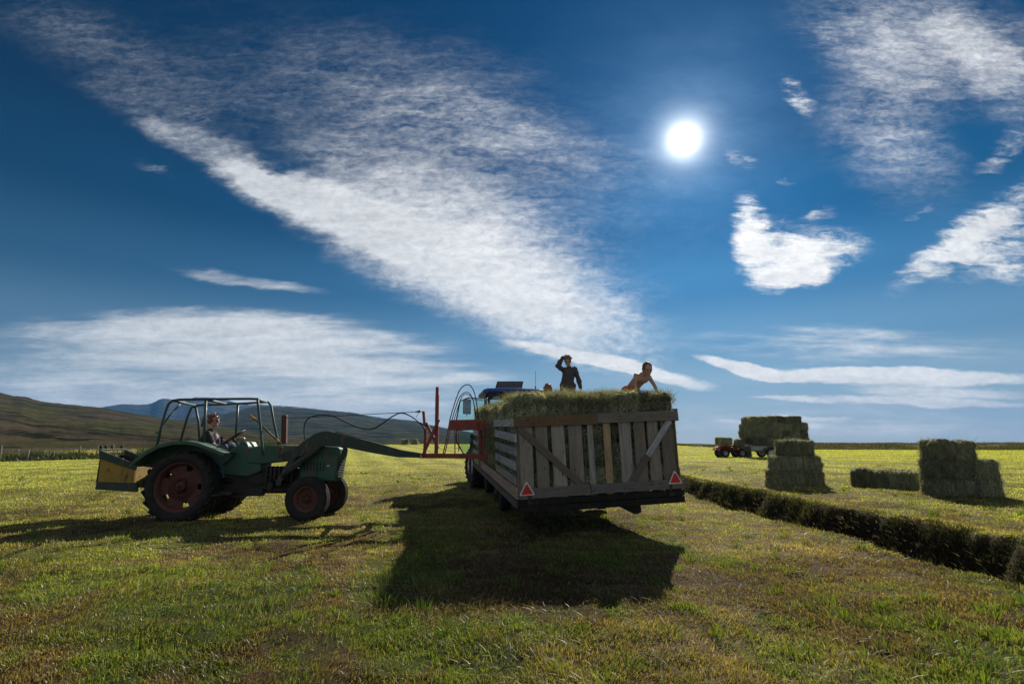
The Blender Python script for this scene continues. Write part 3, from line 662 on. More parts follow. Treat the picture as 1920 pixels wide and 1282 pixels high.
# ------------------------------------------------------------------ wheels
def wheel(parent, org, axis_out, Ro, W, rim_r, rimmat, lugs=20, lug_h=.03, name='wheel', windows=0, steer=0):
    """org: centre of wheel, axis_out: unit vector pointing outwards"""
    e = empty(name, org); e.parent = parent; KIDS.setdefault(parent.name, []).append(e)
    q = Vector((0, 0, 1)).rotation_difference(Vector((0, 0, 1)))
    ax = Vector(axis_out).normalized()
    if steer: ax = Matrix.Rotation(R_(steer), 3, 'Z') @ ax
    b = MB(); h = W/2
    prof = [(rim_r, -h*.8), (rim_r+.02, -h*.95), (rim_r+(Ro-rim_r)*.55, -h*1.05), (Ro-lug_h*1.4, -h*.92), (Ro-lug_h, -h*.6), (Ro-lug_h*.8, 0), (Ro-lug_h, h*.6), (Ro-lug_h*1.4, h*.92), (rim_r+(Ro-rim_r)*.55, h*1.05), (rim_r+.02, h*.95), (rim_r, h*.8)]
    b.lathe(prof, (0,0,0), ax, 48)
    d, a, c = frame(ax)
    for i in range(lugs*2 if lug_h > .02 else 0):
        t = 2*math.pi*(i/2)/lugs; sgn = 1 if i % 2 else -1; t2 = t+.28*1.6*20/lugs*.8
        r1 = Ro-lug_h*.6
        p0 = (a*math.cos(t)+c*math.sin(t))*r1; p1 = (a*math.cos(t2)+c*math.sin(t2))*(r1-.012)+d*h*.98*sgn
        rad = (a*math.cos((t+t2)/2)+c*math.sin((t+t2)/2))
        b.bar(p0, p1, lug_h*1.5, lug_h*1.3, rad.cross((p1-p0).normalized()))
    if lug_h <= .02:
        for k in (-.55, -.2, .2, .55):
            b.lathe([(Ro-lug_h, h*k-.015), (Ro, h*k-.012), (Ro, h*k+.012), (Ro-lug_h, h*k+.015)], (0,0,0), ax, 40)
    b.build('tyre', M_rubber, e)
    r = MB(); R = rim_r
    r.lathe([(R+.015, h*.86), (R+.02, h*.80), (R-.02, h*.55), (R-.045, .0), (R-.02, -h*.7), (R+.02, -h*.8), (R+.0, -h*.86), (R-.05, -h*.6), (R-.07, 0), (R-.045, h*.6)], (0,0,0), ax, 40)
    # dished centre, with openings between the spokes when asked for
    if windows:
        seg = windows; 
        for i in range(seg):
            t = 2*math.pi*i/seg
            rd = a*math.cos(t)+c*math.sin(t); tg = d.cross(rd)
            r.prism([(R*.55, -R*.30), (R-.03, -R*.42), (R-.02, R*.42), (R*.55, R*.30)], .02, d*h*.12, rd, tg, d)
        r.lathe([(.0, h*.15), (R*.62, h*.15), (R*.66, h*.05), (R*.62, h*-.02), (.0, h*-.02)], (0,0,0), ax, 32)
    else:
        r.lathe([(.0, h*.12), (R*.6, h*.10), (R-.05, h*.3), (R-.05, h*.2), (R*.55, -.02), (0., -.02)], (0,0,0), ax, 32)
    r.lathe([(.0, h*.55), (R*.16, h*.55), (R*.2, h*.45), (R*.22, h*.1), (0, h*.1)], (0,0,0), ax, 20)
    r.lathe([(R*.36, h*.22), (R*.38, h*.2), (R*.38, h*.1), (R*.33, h*.1), (R*.33, h*.2)], (0,0,0), ax, 28)
    for i in range(6):
        t = 2*math.pi*i/6; r.ball((a*math.cos(t)+c*math.sin(t))*R*.29+d*h*.24, .02, 6)
    r.build('rim', rimmat, e)
    return e

exec_later = []
# ------------------------------------------------------------------ the slatted hay trailer
tw = Vector((.9876*math.cos(R_(2.7)), .157*math.cos(R_(2.7)), math.sin(R_(2.7)))); tf = Vector((-.157*math.cos(R_(2.4)), .9876*math.cos(R_(2.4)), math.sin(R_(2.4))))
tf = (tf-tw*tf.dot(tw)).normalized(); tu = tw.cross(tf).normalized()
TM = Matrix.Identity(4)
for i, vv in enumerate((tw, tf, tu)):
    for k in range(3): TM[k][i] = vv[k]
TM[0][3], TM[1][3], TM[2][3] = .10, 7.82, .418
TW, TLn, TH = 2.55, 7.5, 1.33
GW = [(.36,.32,.26), (.28,.245,.20), (.42,.39,.34), (.21,.18,.14), (.32,.28,.235), (.38,.36,.33), (.24,.205,.17)]
def trailer():
    t = empty('hay_trailer', mat=TM); tag(t, 'long slatted trailer of weathered grey boards with two red triangles on its tailgate', 'trailer')
    # tailgate
    g = MB(); A = lambda zx: (zx-330)/1415*2.5; yb = -.015
    sl = [(361,465,0),(500,595,1),(640,745,2),(783,858,1),(862,900,4),(957,1000,5),(1102,1162,'y'),(1242,1262,2),(1266,1338,5),(1375,1475,6),(1507,1597,4),(1632,1745,3)]
    for a0, a1, ci in sl:
        g.col = (.50,.36,.19) if ci == 'y' else GW[ci]; a0, a1 = A(a0), A(a1); ln = random.uniform(-.5, .5)
        M = Matrix.Rotation(R_(ln*.8), 3, 'Y'); g.box(((a0+a1)/2, yb+random.uniform(-.004,.004), .68), ((a1-a0)*1.07, .022, 1.08), M, .012)
    g.col = GW[3]; g.box((.03, .02, .68), (.07, .05, 1.24)); g.box((2.50, .02, .68), (.07, .05, 1.24)); g.col = (.16,.12,.05); g.box((2.52, -.02, .62), (.03, .04, 1.1))
    g.col = (.20,.13,.07); g.box((.62, yb-.027, 1.262), (1.30, .03, .145), Matrix.Rotation(R_(.2), 3, 'Y'), .006)
    g.col = (.23,.21,.18); g.box((1.93, yb-.027, 1.268), (1.32, .03, .15), Matrix.Rotation(R_(.3), 3, 'Y'), .006)
    g.col = (.12,.11,.10); g.box((2.575, .03, 1.275), (.04, .13, .19))
    g.col = (.18,.15,.12); g.bar((.06, yb-.027, 1.16), (1.02, yb-.027, .24), .022, .10, (0,1,0)); 
    g.col = (.46,.48,.50); g.bar((2.44, yb-.027, 1.19), (2.03, yb-.027, .66), .022, .095, (0,1,0)); g.col = (.15,.13,.11); g.bar((2.04, yb-.028, .672), (1.70, yb-.028, .24), .022, .095, (0,1,0))
    g.col = (.20,.18,.16); g.box((.55, yb-.03, .225), (1.08, .035, .14), None, .012); g.col = (.19,.18,.17); g.box((1.86, yb-.03, .232), (1.5, .035, .135), None, .012)
    g.build('tailgate', M_wood, t, .004)
    q = MB((.5,.35,.25))
    for a0, a1, ci in sl:
        for xx in ((A(a0)*.7+A(a1)*.3), (A(a0)*.3+A(a1)*.7)):
            for zz in (1.24, 1.285, .205, .245): q.ball((xx+random.uniform(-.01,.01), yb-.046 if zz > 1 else yb-.05, zz), .006, 6)
    q.build('nails', M_iron, t)['kind'] = 'stuff'
    for xx in (.16, 2.36): q = MB(); q.box((xx, yb-.05, .19), (.05, .006, .24)); q.box((xx, -.075, .08), (.09, .02, .05)); q.tube([(xx-.05,-.09,.09),(xx+.05,-.09,.09)], .012, 8); q.build('hinge', M_iron, t)
    # deck and chassis
    d = MB((.10,.09,.08)); 
    for i in range(17): 
        d.col = random.choice(GW); d.box((.075+.15*i, TLn/2, .165), (.146, TLn, .03))
    d.build('deck', M_wood, t)
    c = MB((.10,.09,.085)); c.box((TW/2, -.02, .095), (TW+.03, .12, .085)); c.box((TW/2, -.045, -.0), (TW+.02, .10, .09))
    c.box((.75, TLn/2, .07), (.12, TLn, .14)); c.box((1.8, TLn/2, .07), (.12, TLn, .14))
    for i in range(1, 9): c.box((TW/2, i*.88, .06), (TW-.1, .08, .08))
    c.bar((1.0, TLn, .05), (TW/2, TLn+1.15, -.12), .08, .1); c.bar((1.6, TLn, .05), (TW/2, TLn+1.15, -.12), .08, .1)
    c.build('chassis', M_iron, t, .004)
    s = MB((.60,.42,.34)); s.box((-.014, 3.6, .23), (.028, 7.2, .17), None, .003); s.col = (.16,.14,.12); s.box((-.02, 3.75, .07), (.05, 7.5, .1)); s.box((TW+.014, 3.75, .23), (.028, 7.5, .17)); s.build('side_rail', M_wood, t, .004)
    # left rear side panel: whitewashed boards
    def panel(b0, b1, x, cs, seed, name='side_panel'):
        random.seed(seed); p = MB()
        for k, cc in enumerate(cs):
            p.col = random.choice([(.62,.61,.62), (.55,.54,.56), (.40,.39,.38), (.58,.58,.62)]) if x < 1 else random.choice(GW)
            if k == 0 and x < 1: p.col = (.45,.43,.38)
            p.box((x, (b0+b1)/2+random.uniform(-.05, .05), cc), (.022, (b1-b0)+random.uniform(-.05, .1), .125), Matrix.Rotation(R_(random.uniform(-.5, .5)), 3, 'X'), .005)
        p.col = (.17,.14,.10)
        for b in (b0+.05, (b0+b1)/2, b1-.05): p.box((x+(.035 if x < 1 else -.035), b, .73), (.045, .08, 1.16))
        p.build(name, M_wood, t, .003)
    panel(.03, 2.36, -.012, [.40, .61, .83, 1.04, 1.25], 3)
    panel(5.35, 7.4, -.012, [.45, .70, .97, 1.24], 4)
    panel(.03, 2.5, TW+.012, [.40, .61, .83, 1.04, 1.22], 5); panel(2.6, 5.0, TW+.012, [.40, .61, .83, 1.04, 1.22], 6); panel(5.1, 7.45, TW+.012, [.40, .61, .83, 1.04, 1.22], 8)
    f = MB(GW[1]); 
    for cc in (.4, .62, .84, 1.06, 1.26): f.box((TW/2, TLn-.02, cc), (TW-.06, .025, .13))
    f.build('front_panel', M_wood, t, .003)
    po = MB((.24,.21,.17)); po.box((-.045, 5.32, .72), (.05, .10, 1.24)); po.build('post', M_wood, t, .006)
    # warning triangles
    for cx, cz in ((.12, .285), (2.44, .315)):
        tri = [(-.105, -.085), (.105, -.085), (.112, -.07), (.012, .105), (-.012, .105), (-.112, -.07)]
        w = MB(); w.prism(tri, .008, (cx, -.066, cz), (1,0,0), (0,0,1), (0,-1,0)); wo = w.build('warning_triangle', M_reflw, t, .002)
        w = MB(); w.prism([(x*.74, y*.74-.004) for x, y in tri], .006, (cx, -.0735, cz), (1,0,0), (0,0,1), (0,-1,0)); w.build('reflector', M_refl, wo)
    # lamp bracket and axle
    k = MB((.5,.5,.5)); k.prism([(1.52,-.05), (1.92,-.05), (1.93,-.18), (1.86,-.21), (1.80,-.20), (1.62,-.10)], .03, (0, .12, 0), (1,0,0), (0,0,1), (0,1,0)); k.build('rear_bracket', M_iron, t, .003)
    for yy, z0, z1 in ((3.2, -.16, -.28), (6.4, -.25, -.30)): a = MB(); a.tube([(.2, yy, z0), (2.35, yy, z1)], .05, 12); a.box((.5, yy, z0+.1), (.08,.5,.2)); a.box((2.0, yy, z1+.15), (.08,.5,.26)); a.build('axle', M_iron, t)
    wheel(t, (.24, 3.2, -.17), (-1,0,0), .37, .22, .2, M_iron, lug_h=.015); wheel(t, (2.3, 3.2, -.28), (1,0,0), .37, .22, .2, M_iron, lug_h=.015)
    wheel(t, (.30, 6.4, -.25), (-1,0,0), .37, .22, .2, M_iron, lug_h=.015); wheel(t, (2.3, 6.4, -.3), (1,0,0), .37, .22, .2, M_iron, lug_h=.015)
    return t
trailer()
def trailer_load():
    random.seed(21); gp = "hay bales loaded on the slatted trailer"
    ACR = ['leftmost', 'left inner', 'middle', 'right inner', 'rightmost']
    LAY = ['bottom layer', 'second layer', 'third layer', 'top layer']
    ROW = ['first', 'second', 'third', 'fourth', 'fifth', 'sixth', 'seventh']
    for row in range(7):
        for layer in range(4):
            for k in range(5):
                if layer < 3 and 0 < k and row > 0 and not (k == 4 and row < 6): continue      # inside the load, seen by nobody
                a = .27+.502*k+random.uniform(-.01, .01); b = .53+1.0*row+random.uniform(-.02, .02); c = .19+.18+.352*layer
                if k == 0 and 2.3 < b < 5.4: a += .10+random.uniform(0, .05)
                if layer == 3: c += random.uniform(-.03, .03); a += random.uniform(-.03, .03)
                if k == 0 and layer < 4: a += .03
                rx = random.uniform(-2, 2) if layer < 3 else random.uniform(-5, 5)
                M = TM @ T(a, b, c) @ RZ(90+random.uniform(-2, 2)) @ RX(rx)
                bale(M, '%s bale, %s, %s row from the tailgate of the slatted trailer' % (ACR[k], LAY[layer], ROW[row]), gp, sc=(1.02, 1.0, .86 if row or layer < 3 else [1.0, .86, .84, .92, .88][k]))
    # loose wisps on top
    rng = np.random.default_rng(5); n = 26000
    a = rng.uniform(-.02, 2.6, n); b = rng.uniform(-.02, 7.2, n)**1.0; b = np.where(rng.random(n) < .5, rng.uniform(-.02, 1.2, n), b)
    hp = .13*np.exp(-((a-.98)/.28)**2-((b-1.2)/.6)**2)+.06*np.exp(-((a-.35)/.3)**2-((b-.4)/.4)**2)
    c = 1.565+hp*rng.random(n)+.04*fbm(a*4, b*4, 3, 3)
    TMn = np.array(TM); pos = np.stack([a, b, c, np.ones(n)], -1) @ TMn.T
    pos[:, 2] += .12*np.clip(fbm(a*2.6, b*2.6, 15, 3)-.42, 0, 1)*rng.random(n)*2
    edge = (b < .05) | (a < .05); pos = pos[:, :3]
    pos[:, 2] -= np.where(b < .12, .12*rng.random(n), 0)
    mix = rng.random(n)[:, None]; col = (CH1*(1-mix)+np.array([.30, .27, .14])*mix)*(.5+rng.random(n))[:, None]
    A = blades_arrays(pos, .05+.17*rng.random(n)**2, .004+.003*rng.random(n), rng.uniform(.6, 1.1, n), rng.uniform(0, 6.28, n), rng.uniform(0, 6.28, n), col)
    tag(blades_mesh('loose_hay', [A], M_hay), 'loose wisps of hay lying over the top of the trailer load', 'hay', kind='stuff')
trailer_load()
# ------------------------------------------------------------------ the old green tractor with its loader
def green_tractor():
    YC = 10.38
    t = empty('loader_tractor', (-6.13, YC, 0)); tag(t, 'old green tractor with open roll frame and front loader, driver at the wheel', 'tractor')
    O = Vector((-6.13, YC, 0))
    def L(px, py, D): return P(px, py, D)-O
    N, Fr = 9.88, 10.88          # near and far depth of the roll frame
    # wheels
    wheel(t, (0, -.50, .585), (0,-1,0), .655, .36, .45, M_rustred, 20, .035, windows=5)
    wheel(t, (.0, .62, .585), (0,1,0), .655, .36, .45, M_rustred, 20, .035, windows=5)
    wheel(t, (2.36, -.56, .37), (0,-1,0), .40, .20, .23, M_rustred, 16, .012, steer=-5)
    wheel(t, (2.36, .52, .37), (0,1,0), .40, .20, .23, M_rustred, 16, .012, steer=-5)
    # transmission and engine block
    b = MB((.7,.7,.7)); b.box((.15, 0, .62), (.75, .5, .42)); b.box((.85, 0, .62), (.9, .36, .36)); b.box((1.65, 0, .66), (.8, .34, .46)); b.tube([(0,-.42,.585), (0,.48,.585)], .09, 12)
    b.box((.0, -.28, .585), (.34, .12, .34)); b.box((.0, .34, .585), (.34, .12, .34))
    for i in range(7): b.box((1.42+.08*i, -.2, .80), (.05, .14, .28))
    b.tube([(1.3,-.22,.55), (1.6,-.24,.5), (2.0,-.2,.52)], .025, 8); b.tube([(1.35,-.2,.9), (1.75,-.23,.88), (2.1,-.2,.95)], .02, 8)
    b.box((1.2, -.2, .46), (.35, .12, .14)); b.ball((1.52, -.25, .56), (.07,.06,.1), 10)
    b.tube([(.9,-.25,.42), (1.05,-.3,.42), (1.2,-.3,.42)], .02, 8); b.box((1.0, -.33, .40), (.3, .18, .02))
    b.build('engine_block', M_iron, t, .01)
    # hood: top shell, side panel, nose
    h = MB(); a = lambda x, z: (x, z)
    prof = [(1.02,1.0),(1.02,1.28),(1.30,1.335),(2.40,1.325),(2.74,1.30),(2.80,1.27),(2.80,1.19),(2.77,1.0),(2.73,.66),(2.05,.68),(2.04,1.04),(1.66,1.02),(1.30,.98)]
    h.prism(prof, .50, (0,0,0), (1,0,0), (0,0,1), (0,1,0)); h.build('hood', M_green, t, .02)
    h = MB((1.6,1.9,1.9)); h.box((2.38, -.262, 1.175), (.74, .02, .014)); h.box((2.05, -.262, .92), (.012,.02,.46)); h.box((2.38, -.258, .92), (.012,.02,.46)); h.col = (.3,.3,.3)
    for i in range(9): h.box((2.768, 0, .74+.045*i), (.02, .38, .02))
    h.build('grille', M_dkgreen, t, .003)
    q = MB()
    for i in range(7): q.bar((2.14+.06*i, -.262, 1.02), (2.14+.06*i, -.262, .86), .02, .014)
    q.build('louvres', M_dkgreen, t)
    q = MB(); q.box((2.60, -.262, .95), (.05, .02, .03)); q.build('latch', M_zinc, t)
    q = MB((.9,.9,.9)); q.tube([(2.36,-.50,.37),(2.36,.46,.37)], .035, 10); q.box((2.36,0,.46), (.16,.24,.16)); q.bar((2.36,0,.4), (2.5,0,.62), .12, .14); q.build('front_axle', M_iron, t, .01)
    q = MB((.35,.35,.35)); q.smooth = True
    for a_, b_ in (((1.30,-.262,.95), (1.62,-.262,.72)), ((1.40,-.25,.70), (2.02,-.25,.78)), ((.95,-.262,.72), (1.35,-.262,.62))): q.tube(smooth_pts([a_, ((a_[0]+b_[0])/2, -.29, (a_[2]+b_[2])/2-.05), b_]), .012, 6)
    q.build('engine_hoses', M_hose, t)
    tk = MB(); tk.prism([(.52,.78),(.56,1.16),(.72,1.30),(.86,1.37),(.98,1.30),(1.28,1.27),(1.30,.84),(1.05,.74)], .46, (0,0,0), (1,0,0), (0,0,1), (0,1,0)); tk.build('fuel_tank', M_green, t, .03)
    ds = MB(); ds.prism([(.58,1.10),(.84,1.42),(.94,1.40),(1.0,1.30),(.7,1.05)], .40, (0,0,0), (1,0,0), (0,0,1), (0,1,0)); ds.build('dashboard', M_green, t, .02)
    bar = MB(); bar.bar((.10,-.38,.46), (.9,-.38,.46), .2, .05); bar.bar((.35,-.5,.44), (.75,-.5,.44), .3, .03); bar.build('footplate', M_iron, t, .005); bar = MB(); bar.box((.55,.45,.45), (.5,.3,.03)); bar.build('footplate', M_iron, t, .005)
    # fenders
    fp = [(-.88,.98),(-.80,1.08),(-.62,1.22),(-.40,1.345),(-.15,1.405),(.10,1.415),(.32,1.38),(.55,1.30),(.72,1.235),(.82,1.20)]
    for sgn, yy in ((-1,-.52), (1,.62)):
        f = MB(); f.smooth = True; vs = []; n = len(fp)
        for x, z in fp: 
            for k in (-1, 1): vs.append((x, yy+.21*k, z))
        for x, z in fp:
            for k in (-1, 1): vs.append((x, yy+.21*k, z-.018))
        fs = [(2*i, 2*i+1, 2*i+3, 2*i+2) for i in range(n-1)]+[(2*n+2*i+2, 2*n+2*i+3, 2*n+2*i+1, 2*n+2*i) for i in range(n-1)]
        fs += [(2*i+e, 2*i+2+e, 2*n+2*i+2+e, 2*n+2*i+e) if e else (2*i+2, 2*i, 2*n+2*i, 2*n+2*i+2) for i in range(n-1) for e in (0, 1)]
        f.add(vs, fs); f.smooth = False
        yi = yy-.21*sgn*1.0; f.prism(fp+[(.55,.95),(0,.75),(-.5,.85)], .012, (0, yi+ (.006*sgn), -.02), (1,0,0), (0,0,1), (0,1,0))
        # folded outer lip
        yo = yy+.21*sgn
        for i in range(n-1): f.bar((fp[i][0], yo, fp[i][1]-.03), (fp[i+1][0], yo, fp[i+1][1]-.03), .012, .06, (0,1,0))
        f.build('fender', M_green, t)
    # roll frame
    r = MB(); tr = .024
    def tb(pts, rad=tr): r.tube(pts, rad, 10)
    tb([L(294,836,N), L(303,798,N), L(311,770,N), L(316,757,N), L(323,751,N), L(336,749,N), L(400,748,N), L(470,747.5,N), L(481,748,N)])
    tb([L(483,746,N), L(484,762,N), L(487,790,N), L(492,838,N), L(494,853,N)])
    tb([L(386,749,N), L(384,790,N), L(382,832,N)])
    tb([L(335,838,Fr), L(352,780,Fr), L(359,764,Fr), L(372,759.5,Fr), L(440,757,Fr), L(494,754,Fr), L(503,754,Fr), L(508,760,Fr), L(513,790,Fr), L(520,822,Fr), L(524,845,Fr)])
    tb([L(325,751,N), L(366,760,Fr)]); tb([L(481,748,N), L(500,754,Fr)]); tb([L(387,749,N), L(424,757,Fr)])
    tb([L(446,758,Fr), L(444,790,Fr), L(441,826,Fr)]); tb([L(366,760,Fr), L(372,790,Fr), L(375,840,Fr)]); tb([L(387,765,Fr), L(378,800,Fr)], .018)
    tb([L(305,796,N), L(322,774,10.2), L(338,757,10.35)], .016)
    r.ball(L(381,747,N), (.05,.03,.018), 8); r.box(L(297,811,N), (.07,.06,.03)); 
    r.build('roll_frame', M_tube, t)
    # exhaust / loader uprights
    e = MB(); e.bar(L(533,832,10.55), L(534,778,10.55), .10, .10, (1,0,0)); e.build('exhaust_stack', M_rustred, t, .012)
    up = MB(); up.bar(L(522,905,10.0), L(560,842,10.0), .06, .10, (0,1,0)); up.bar(L(522,905,10.78), L(560,842,10.78), .06, .10, (0,1,0))
    up.bar(L(530,885,9.98), L(600,836,9.98), .05, .07, (0,1,0)); up.bar(L(530,885,10.8), L(600,836,10.8), .05, .07, (0,1,0))
    up.bar(L(522,905,9.95), L(522,905,10.85), .1, .1); up.build('loader_mount', M_dkgreen, t, .006)
    lv = MB((1.5,1.1,.2)); lv.tube([L(468,778,9.95), L(478,786,9.95)], .022, 8); lv.col = (.2,.2,.2); lv.tube([L(476,784,9.95), L(528,833,9.98)], .016, 8); lv.col = (1.5,1.1,.2); lv.tube([L(518,823,9.97), L(523,829,9.97)], .022, 8); lv.build('lever', M_yellow, t)
    sn = MB(); sn.bar(L(522,858,9.9), L(529,838,9.9), .03, .05); sn.build('bracket', M_rustred, t, .004)
    # loader arms
    for Y in (10.02, 10.74):
        o = P(600, 833, Y)-O
        s_ = Y/985.0
        pl = [(530,850),(552,842),(572,826),(590,814),(603,809),(618,808),(632,811),(700,828),(752,843),(788,849),(790,858),(748,857),(700,849),(640,837),(612,835),(590,842),(566,855),(545,861),(532,862)]
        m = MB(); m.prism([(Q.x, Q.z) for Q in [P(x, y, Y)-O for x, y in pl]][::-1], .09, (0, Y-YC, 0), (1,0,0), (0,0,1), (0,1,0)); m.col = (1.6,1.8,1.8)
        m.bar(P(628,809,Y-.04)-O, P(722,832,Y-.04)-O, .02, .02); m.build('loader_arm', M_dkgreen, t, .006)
        cyl = MB((.8,.8,.8)); cyl.tube([P(528,893,Y-.06)-O, P(566,868,Y-.06)-O], .032, 10); cyl.tube([P(566,868,Y-.06)-O, P(598,840,Y-.06)-O], .018, 10); cyl.build('lift_cylinder', M_iron, t)
    cr = MB((.6,.6,.6)); cr.bar(P(745,850,10.0)-O, P(745,850,10.76)-O, .06, .06); cr.build('cross_member', M_iron, t, .005); cr = MB((.6,.6,.6)); cr.bar(P(617,822,10.0)-O, P(617,822,10.76)-O, .08, .08)
    cr.build('cross_member', M_iron, t, .005); cr = MB((.6,.6,.6))
    for i in range(5): cr.ball(P(735+6*i, 841+1.6*i, 10.0)-O, .03, 8)
    cr.build('bolts', M_iron, t)
    # bale fork
    f = empty('bale_fork', (0,0,0)); f.parent = t; KIDS.setdefault(t.name, []).append(f)
    D = 10.35
    def B(mb, x0, y0, x1, y1, w, h, d=D, d1=None): mb.bar(P(x0, y0, d)-O, P(x1, y1, d1 or d)-O, h, w, (0,1,0))
    q = MB(); B(q, 787,854,913,855,.095,.09); B(q, 787,854,913,855,.08,.09, 10.95)
    B(q, 905,856,909,783,.045,.06); B(q, 905,856,909,783,.045,.06, 10.95)
    q.bar(P(913,855,10.3)-O, P(913,855,11.0)-O, .06, .08); q.bar(P(800,855,10.3)-O, P(800,855,11.0)-O, .06, .08)
    q.build('lower_frame', M_red, f, .006)
    q = MB(); B(q, 794,771,798,818,.05,.06); B(q, 798,818,796,852,.06,.06); B(q, 793,853,823,786,.055,.06, 10.31); B(q, 818,852,820,740,.07,.07); B(q, 799,792,822,840,.05,.05, 10.4)
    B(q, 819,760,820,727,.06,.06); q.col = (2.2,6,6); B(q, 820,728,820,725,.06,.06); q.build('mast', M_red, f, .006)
    q = MB(); q.prism([(Q.x, Q.z) for Q in [P(x, y, D-.05)-O for x, y in [(843,787),(904,786),(905,806),(840,806)]]][::-1], .05, (0, D-.05-YC, 0), (1,0,0), (0,0,1), (0,1,0)); q.build('push_plate', M_red, f, .006)
    q = MB(); q.smooth = True
    for x0, x1, x2, yt in ((832,843,0,0),): 
        q.tube([P(831,850,D-.06)-O, P(838,818,D-.06)-O, P(843,790,D-.07)-O], .012, 6); q.build('fork_rod', M_red, f); q = MB(); q.smooth = True
        q.tube([P(834,850,D+.1)-O, P(842,815,D+.1)-O, P(846,790,D+.1)-O], .012, 6); q.build('fork_rod', M_red, f); q = MB(); q.smooth = True
        q.tube([P(903,852,D-.1)-O, P(902,838,D-.1)-O, P(898,812,D-.1)-O, P(893,790,D-.1)-O], .012, 6); q.build('fork_rod', M_red, f); q = MB(); q.smooth = True
    q.tube([P(853,850,D)-O, P(853,806,D)-O], .012, 6); q.build('fork_rod', M_red, f); q = MB(); q.tube([P(860,846,D)-O, P(860,806,D)-O], .010, 6)
    q.build('fork_rod', M_red, f)
    def arch(x0, x1, yt, yb0, yb1, r_, dd):
        pts = []
        for i in range(25):
            u = i/24; x = x0+(x1-x0)*u; s = 1-abs(2*u-1)**3.2
            yb = yb0+(yb1-yb0)*u; pts.append(P(x+ (6*math.sin(u*math.pi)), yb+(yt-yb)*s**.8, dd)-O)
        return pts
    hs = [([(843,788),(850,764),(858,740),(865,727),(875,721),(883,724),(889,735),(893,752),(896,775),(899,800),(904,822)], .011),
          ([(847,788),(855,762),(862,744),(871,736),(880,737),(886,747),(890,765),(892,788)], .010),
          ([(851,788),(859,762),(866,744),(873,739),(884,743),(888,755),(890,770)], .009)]
    for pl, rr in hs:
        q = MB(); q.tube(smooth_pts([P(x, y, D-.03+.02*len(pl)/10)-O for x, y in pl]), rr, 6); q.build('hydraulic_hose', M_hose, f)
    q = MB(); q.tube(smooth_pts([P(x, y, 10.25)-O for x, y in [(572,824),(570,808),(572,793),(580,783),(600,778),(625,780),(650,792),(675,802),(697,804),(715,795),(735,781),(752,774),(770,780),(785,791),(796,803),(799,815)]]), .013, 8); q.build('hydraulic_hose', M_hose, t)
    q = MB(); q.tube(smooth_pts([P(x, y, 10.2)-O for x, y in [(536,783),(580,782),(680,777),(780,772),(795,771)]]), .007, 6); q.build('cable', M_hose, t)
    q = MB(); q.tube([P(779,772,10.2)-O, P(787,771,10.2)-O], .016, 6); q.tube([P(785,773,10.2)-O, P(780,783,10.2)-O], .005, 5); q.ball(P(786,771,10.2)-O, .028, 8); q.build('shackle', M_iron, t)
    # rear ballast box
    y0, y1 = 9.98, 10.62
    def prof2(pts, yy): return [(Q.x, Q.z) for Q in [P(x, y, yy)-O for x, y in pts]]
    e = empty('ballast_box', (0,0,0)); e.parent = t; KIDS.setdefault(t.name, []).append(e)
    sp = prof2([(187,843),(255,871),(256,921),(180,917)], y0)
    q = MB(); q.prism([prof2([(190,858)],y0)[0], prof2([(254,880)],y0)[0], prof2([(252,905)],y0)[0], prof2([(184,903)],y0)[0]][::-1], .02, (0, y0-YC, 0), (1,0,0), (0,0,1), (0,1,0)); q.build('side_plate', M_yellow, e, .004)
    q = MB((.4,.4,.4)); q.prism(sp[::-1], .02, (0, y1-YC, 0), (1,0,0), (0,0,1), (0,1,0)); q.build('box_lining', M_dkgreen, e, .004); q = MB(); q.bar((sp[1][0]-.01, y0-YC+.02, (sp[1][1]+sp[2][1])/2+.02), (sp[1][0]-.01, y1-YC, (sp[1][1]+sp[2][1])/2+.02), .36, .03, (0,0,1)); q.build('front_plate', M_yellow, e, .004); q = MB((.4,.4,.4)); q.bar((sp[0][0]+.02, y0-YC+.02, (sp[0][1]+sp[3][1])/2), (sp[0][0]+.0, y1-YC-.02, (sp[0][1]+sp[3][1])/2), .5, .03, (0,0,1)); q.build('box_lining', M_dkgreen, e, .004)
    q = MB(); q.prism(prof2([(186,843),(256,870),(256,882),(188,859)], y0-.02)[::-1], .03, (0, y0-YC-.02, 0), (1,0,0), (0,0,1), (0,1,0)); q.prism(prof2([(183,903),(258,905),(258,922),(179,917)], y0-.02)[::-1], .04, (0, y0-YC-.02, 0), (1,0,0), (0,0,1), (0,1,0))
    q.bar((sp[3][0]+.4, y0-YC+.03, sp[3][1]+.04), (sp[3][0]+.4, y1-YC-.03, sp[3][1]+.04), .70, .03, (1,0,0)); q.bar((sp[0][0], y0-YC, sp[0][1]), (sp[0][0], y1-YC, sp[0][1]), .03, .04)
    q.bar((sp[1][0], y0-YC, sp[1][1]+.02), (sp[1][0]+.25, y0-YC+.1, sp[1][1]-.02), .06, .07); q.bar((sp[2][0], -.2, sp[2][1]+.25), (sp[2][0]+.6, -.2, sp[2][1]+.2), .04, .07); q.bar((sp[2][0], .2, sp[2][1]+.25), (sp[2][0]+.6, .2, sp[2][1]+.2), .04, .07)
    q.build('box_frame', M_dkgreen, e, .004)
    for k in (0.02, .14, .3, .55): q = MB((.8,.8,.8)); q.tube([(sp[0][0], y0-YC+k, sp[0][1]), (sp[0][0], y0-YC+k, sp[0][1]+.06)], .018, 8); q.ball((sp[0][0], y0-YC+k, sp[0][1]+.06), .028, 8); q.build('bolt', M_iron, e)
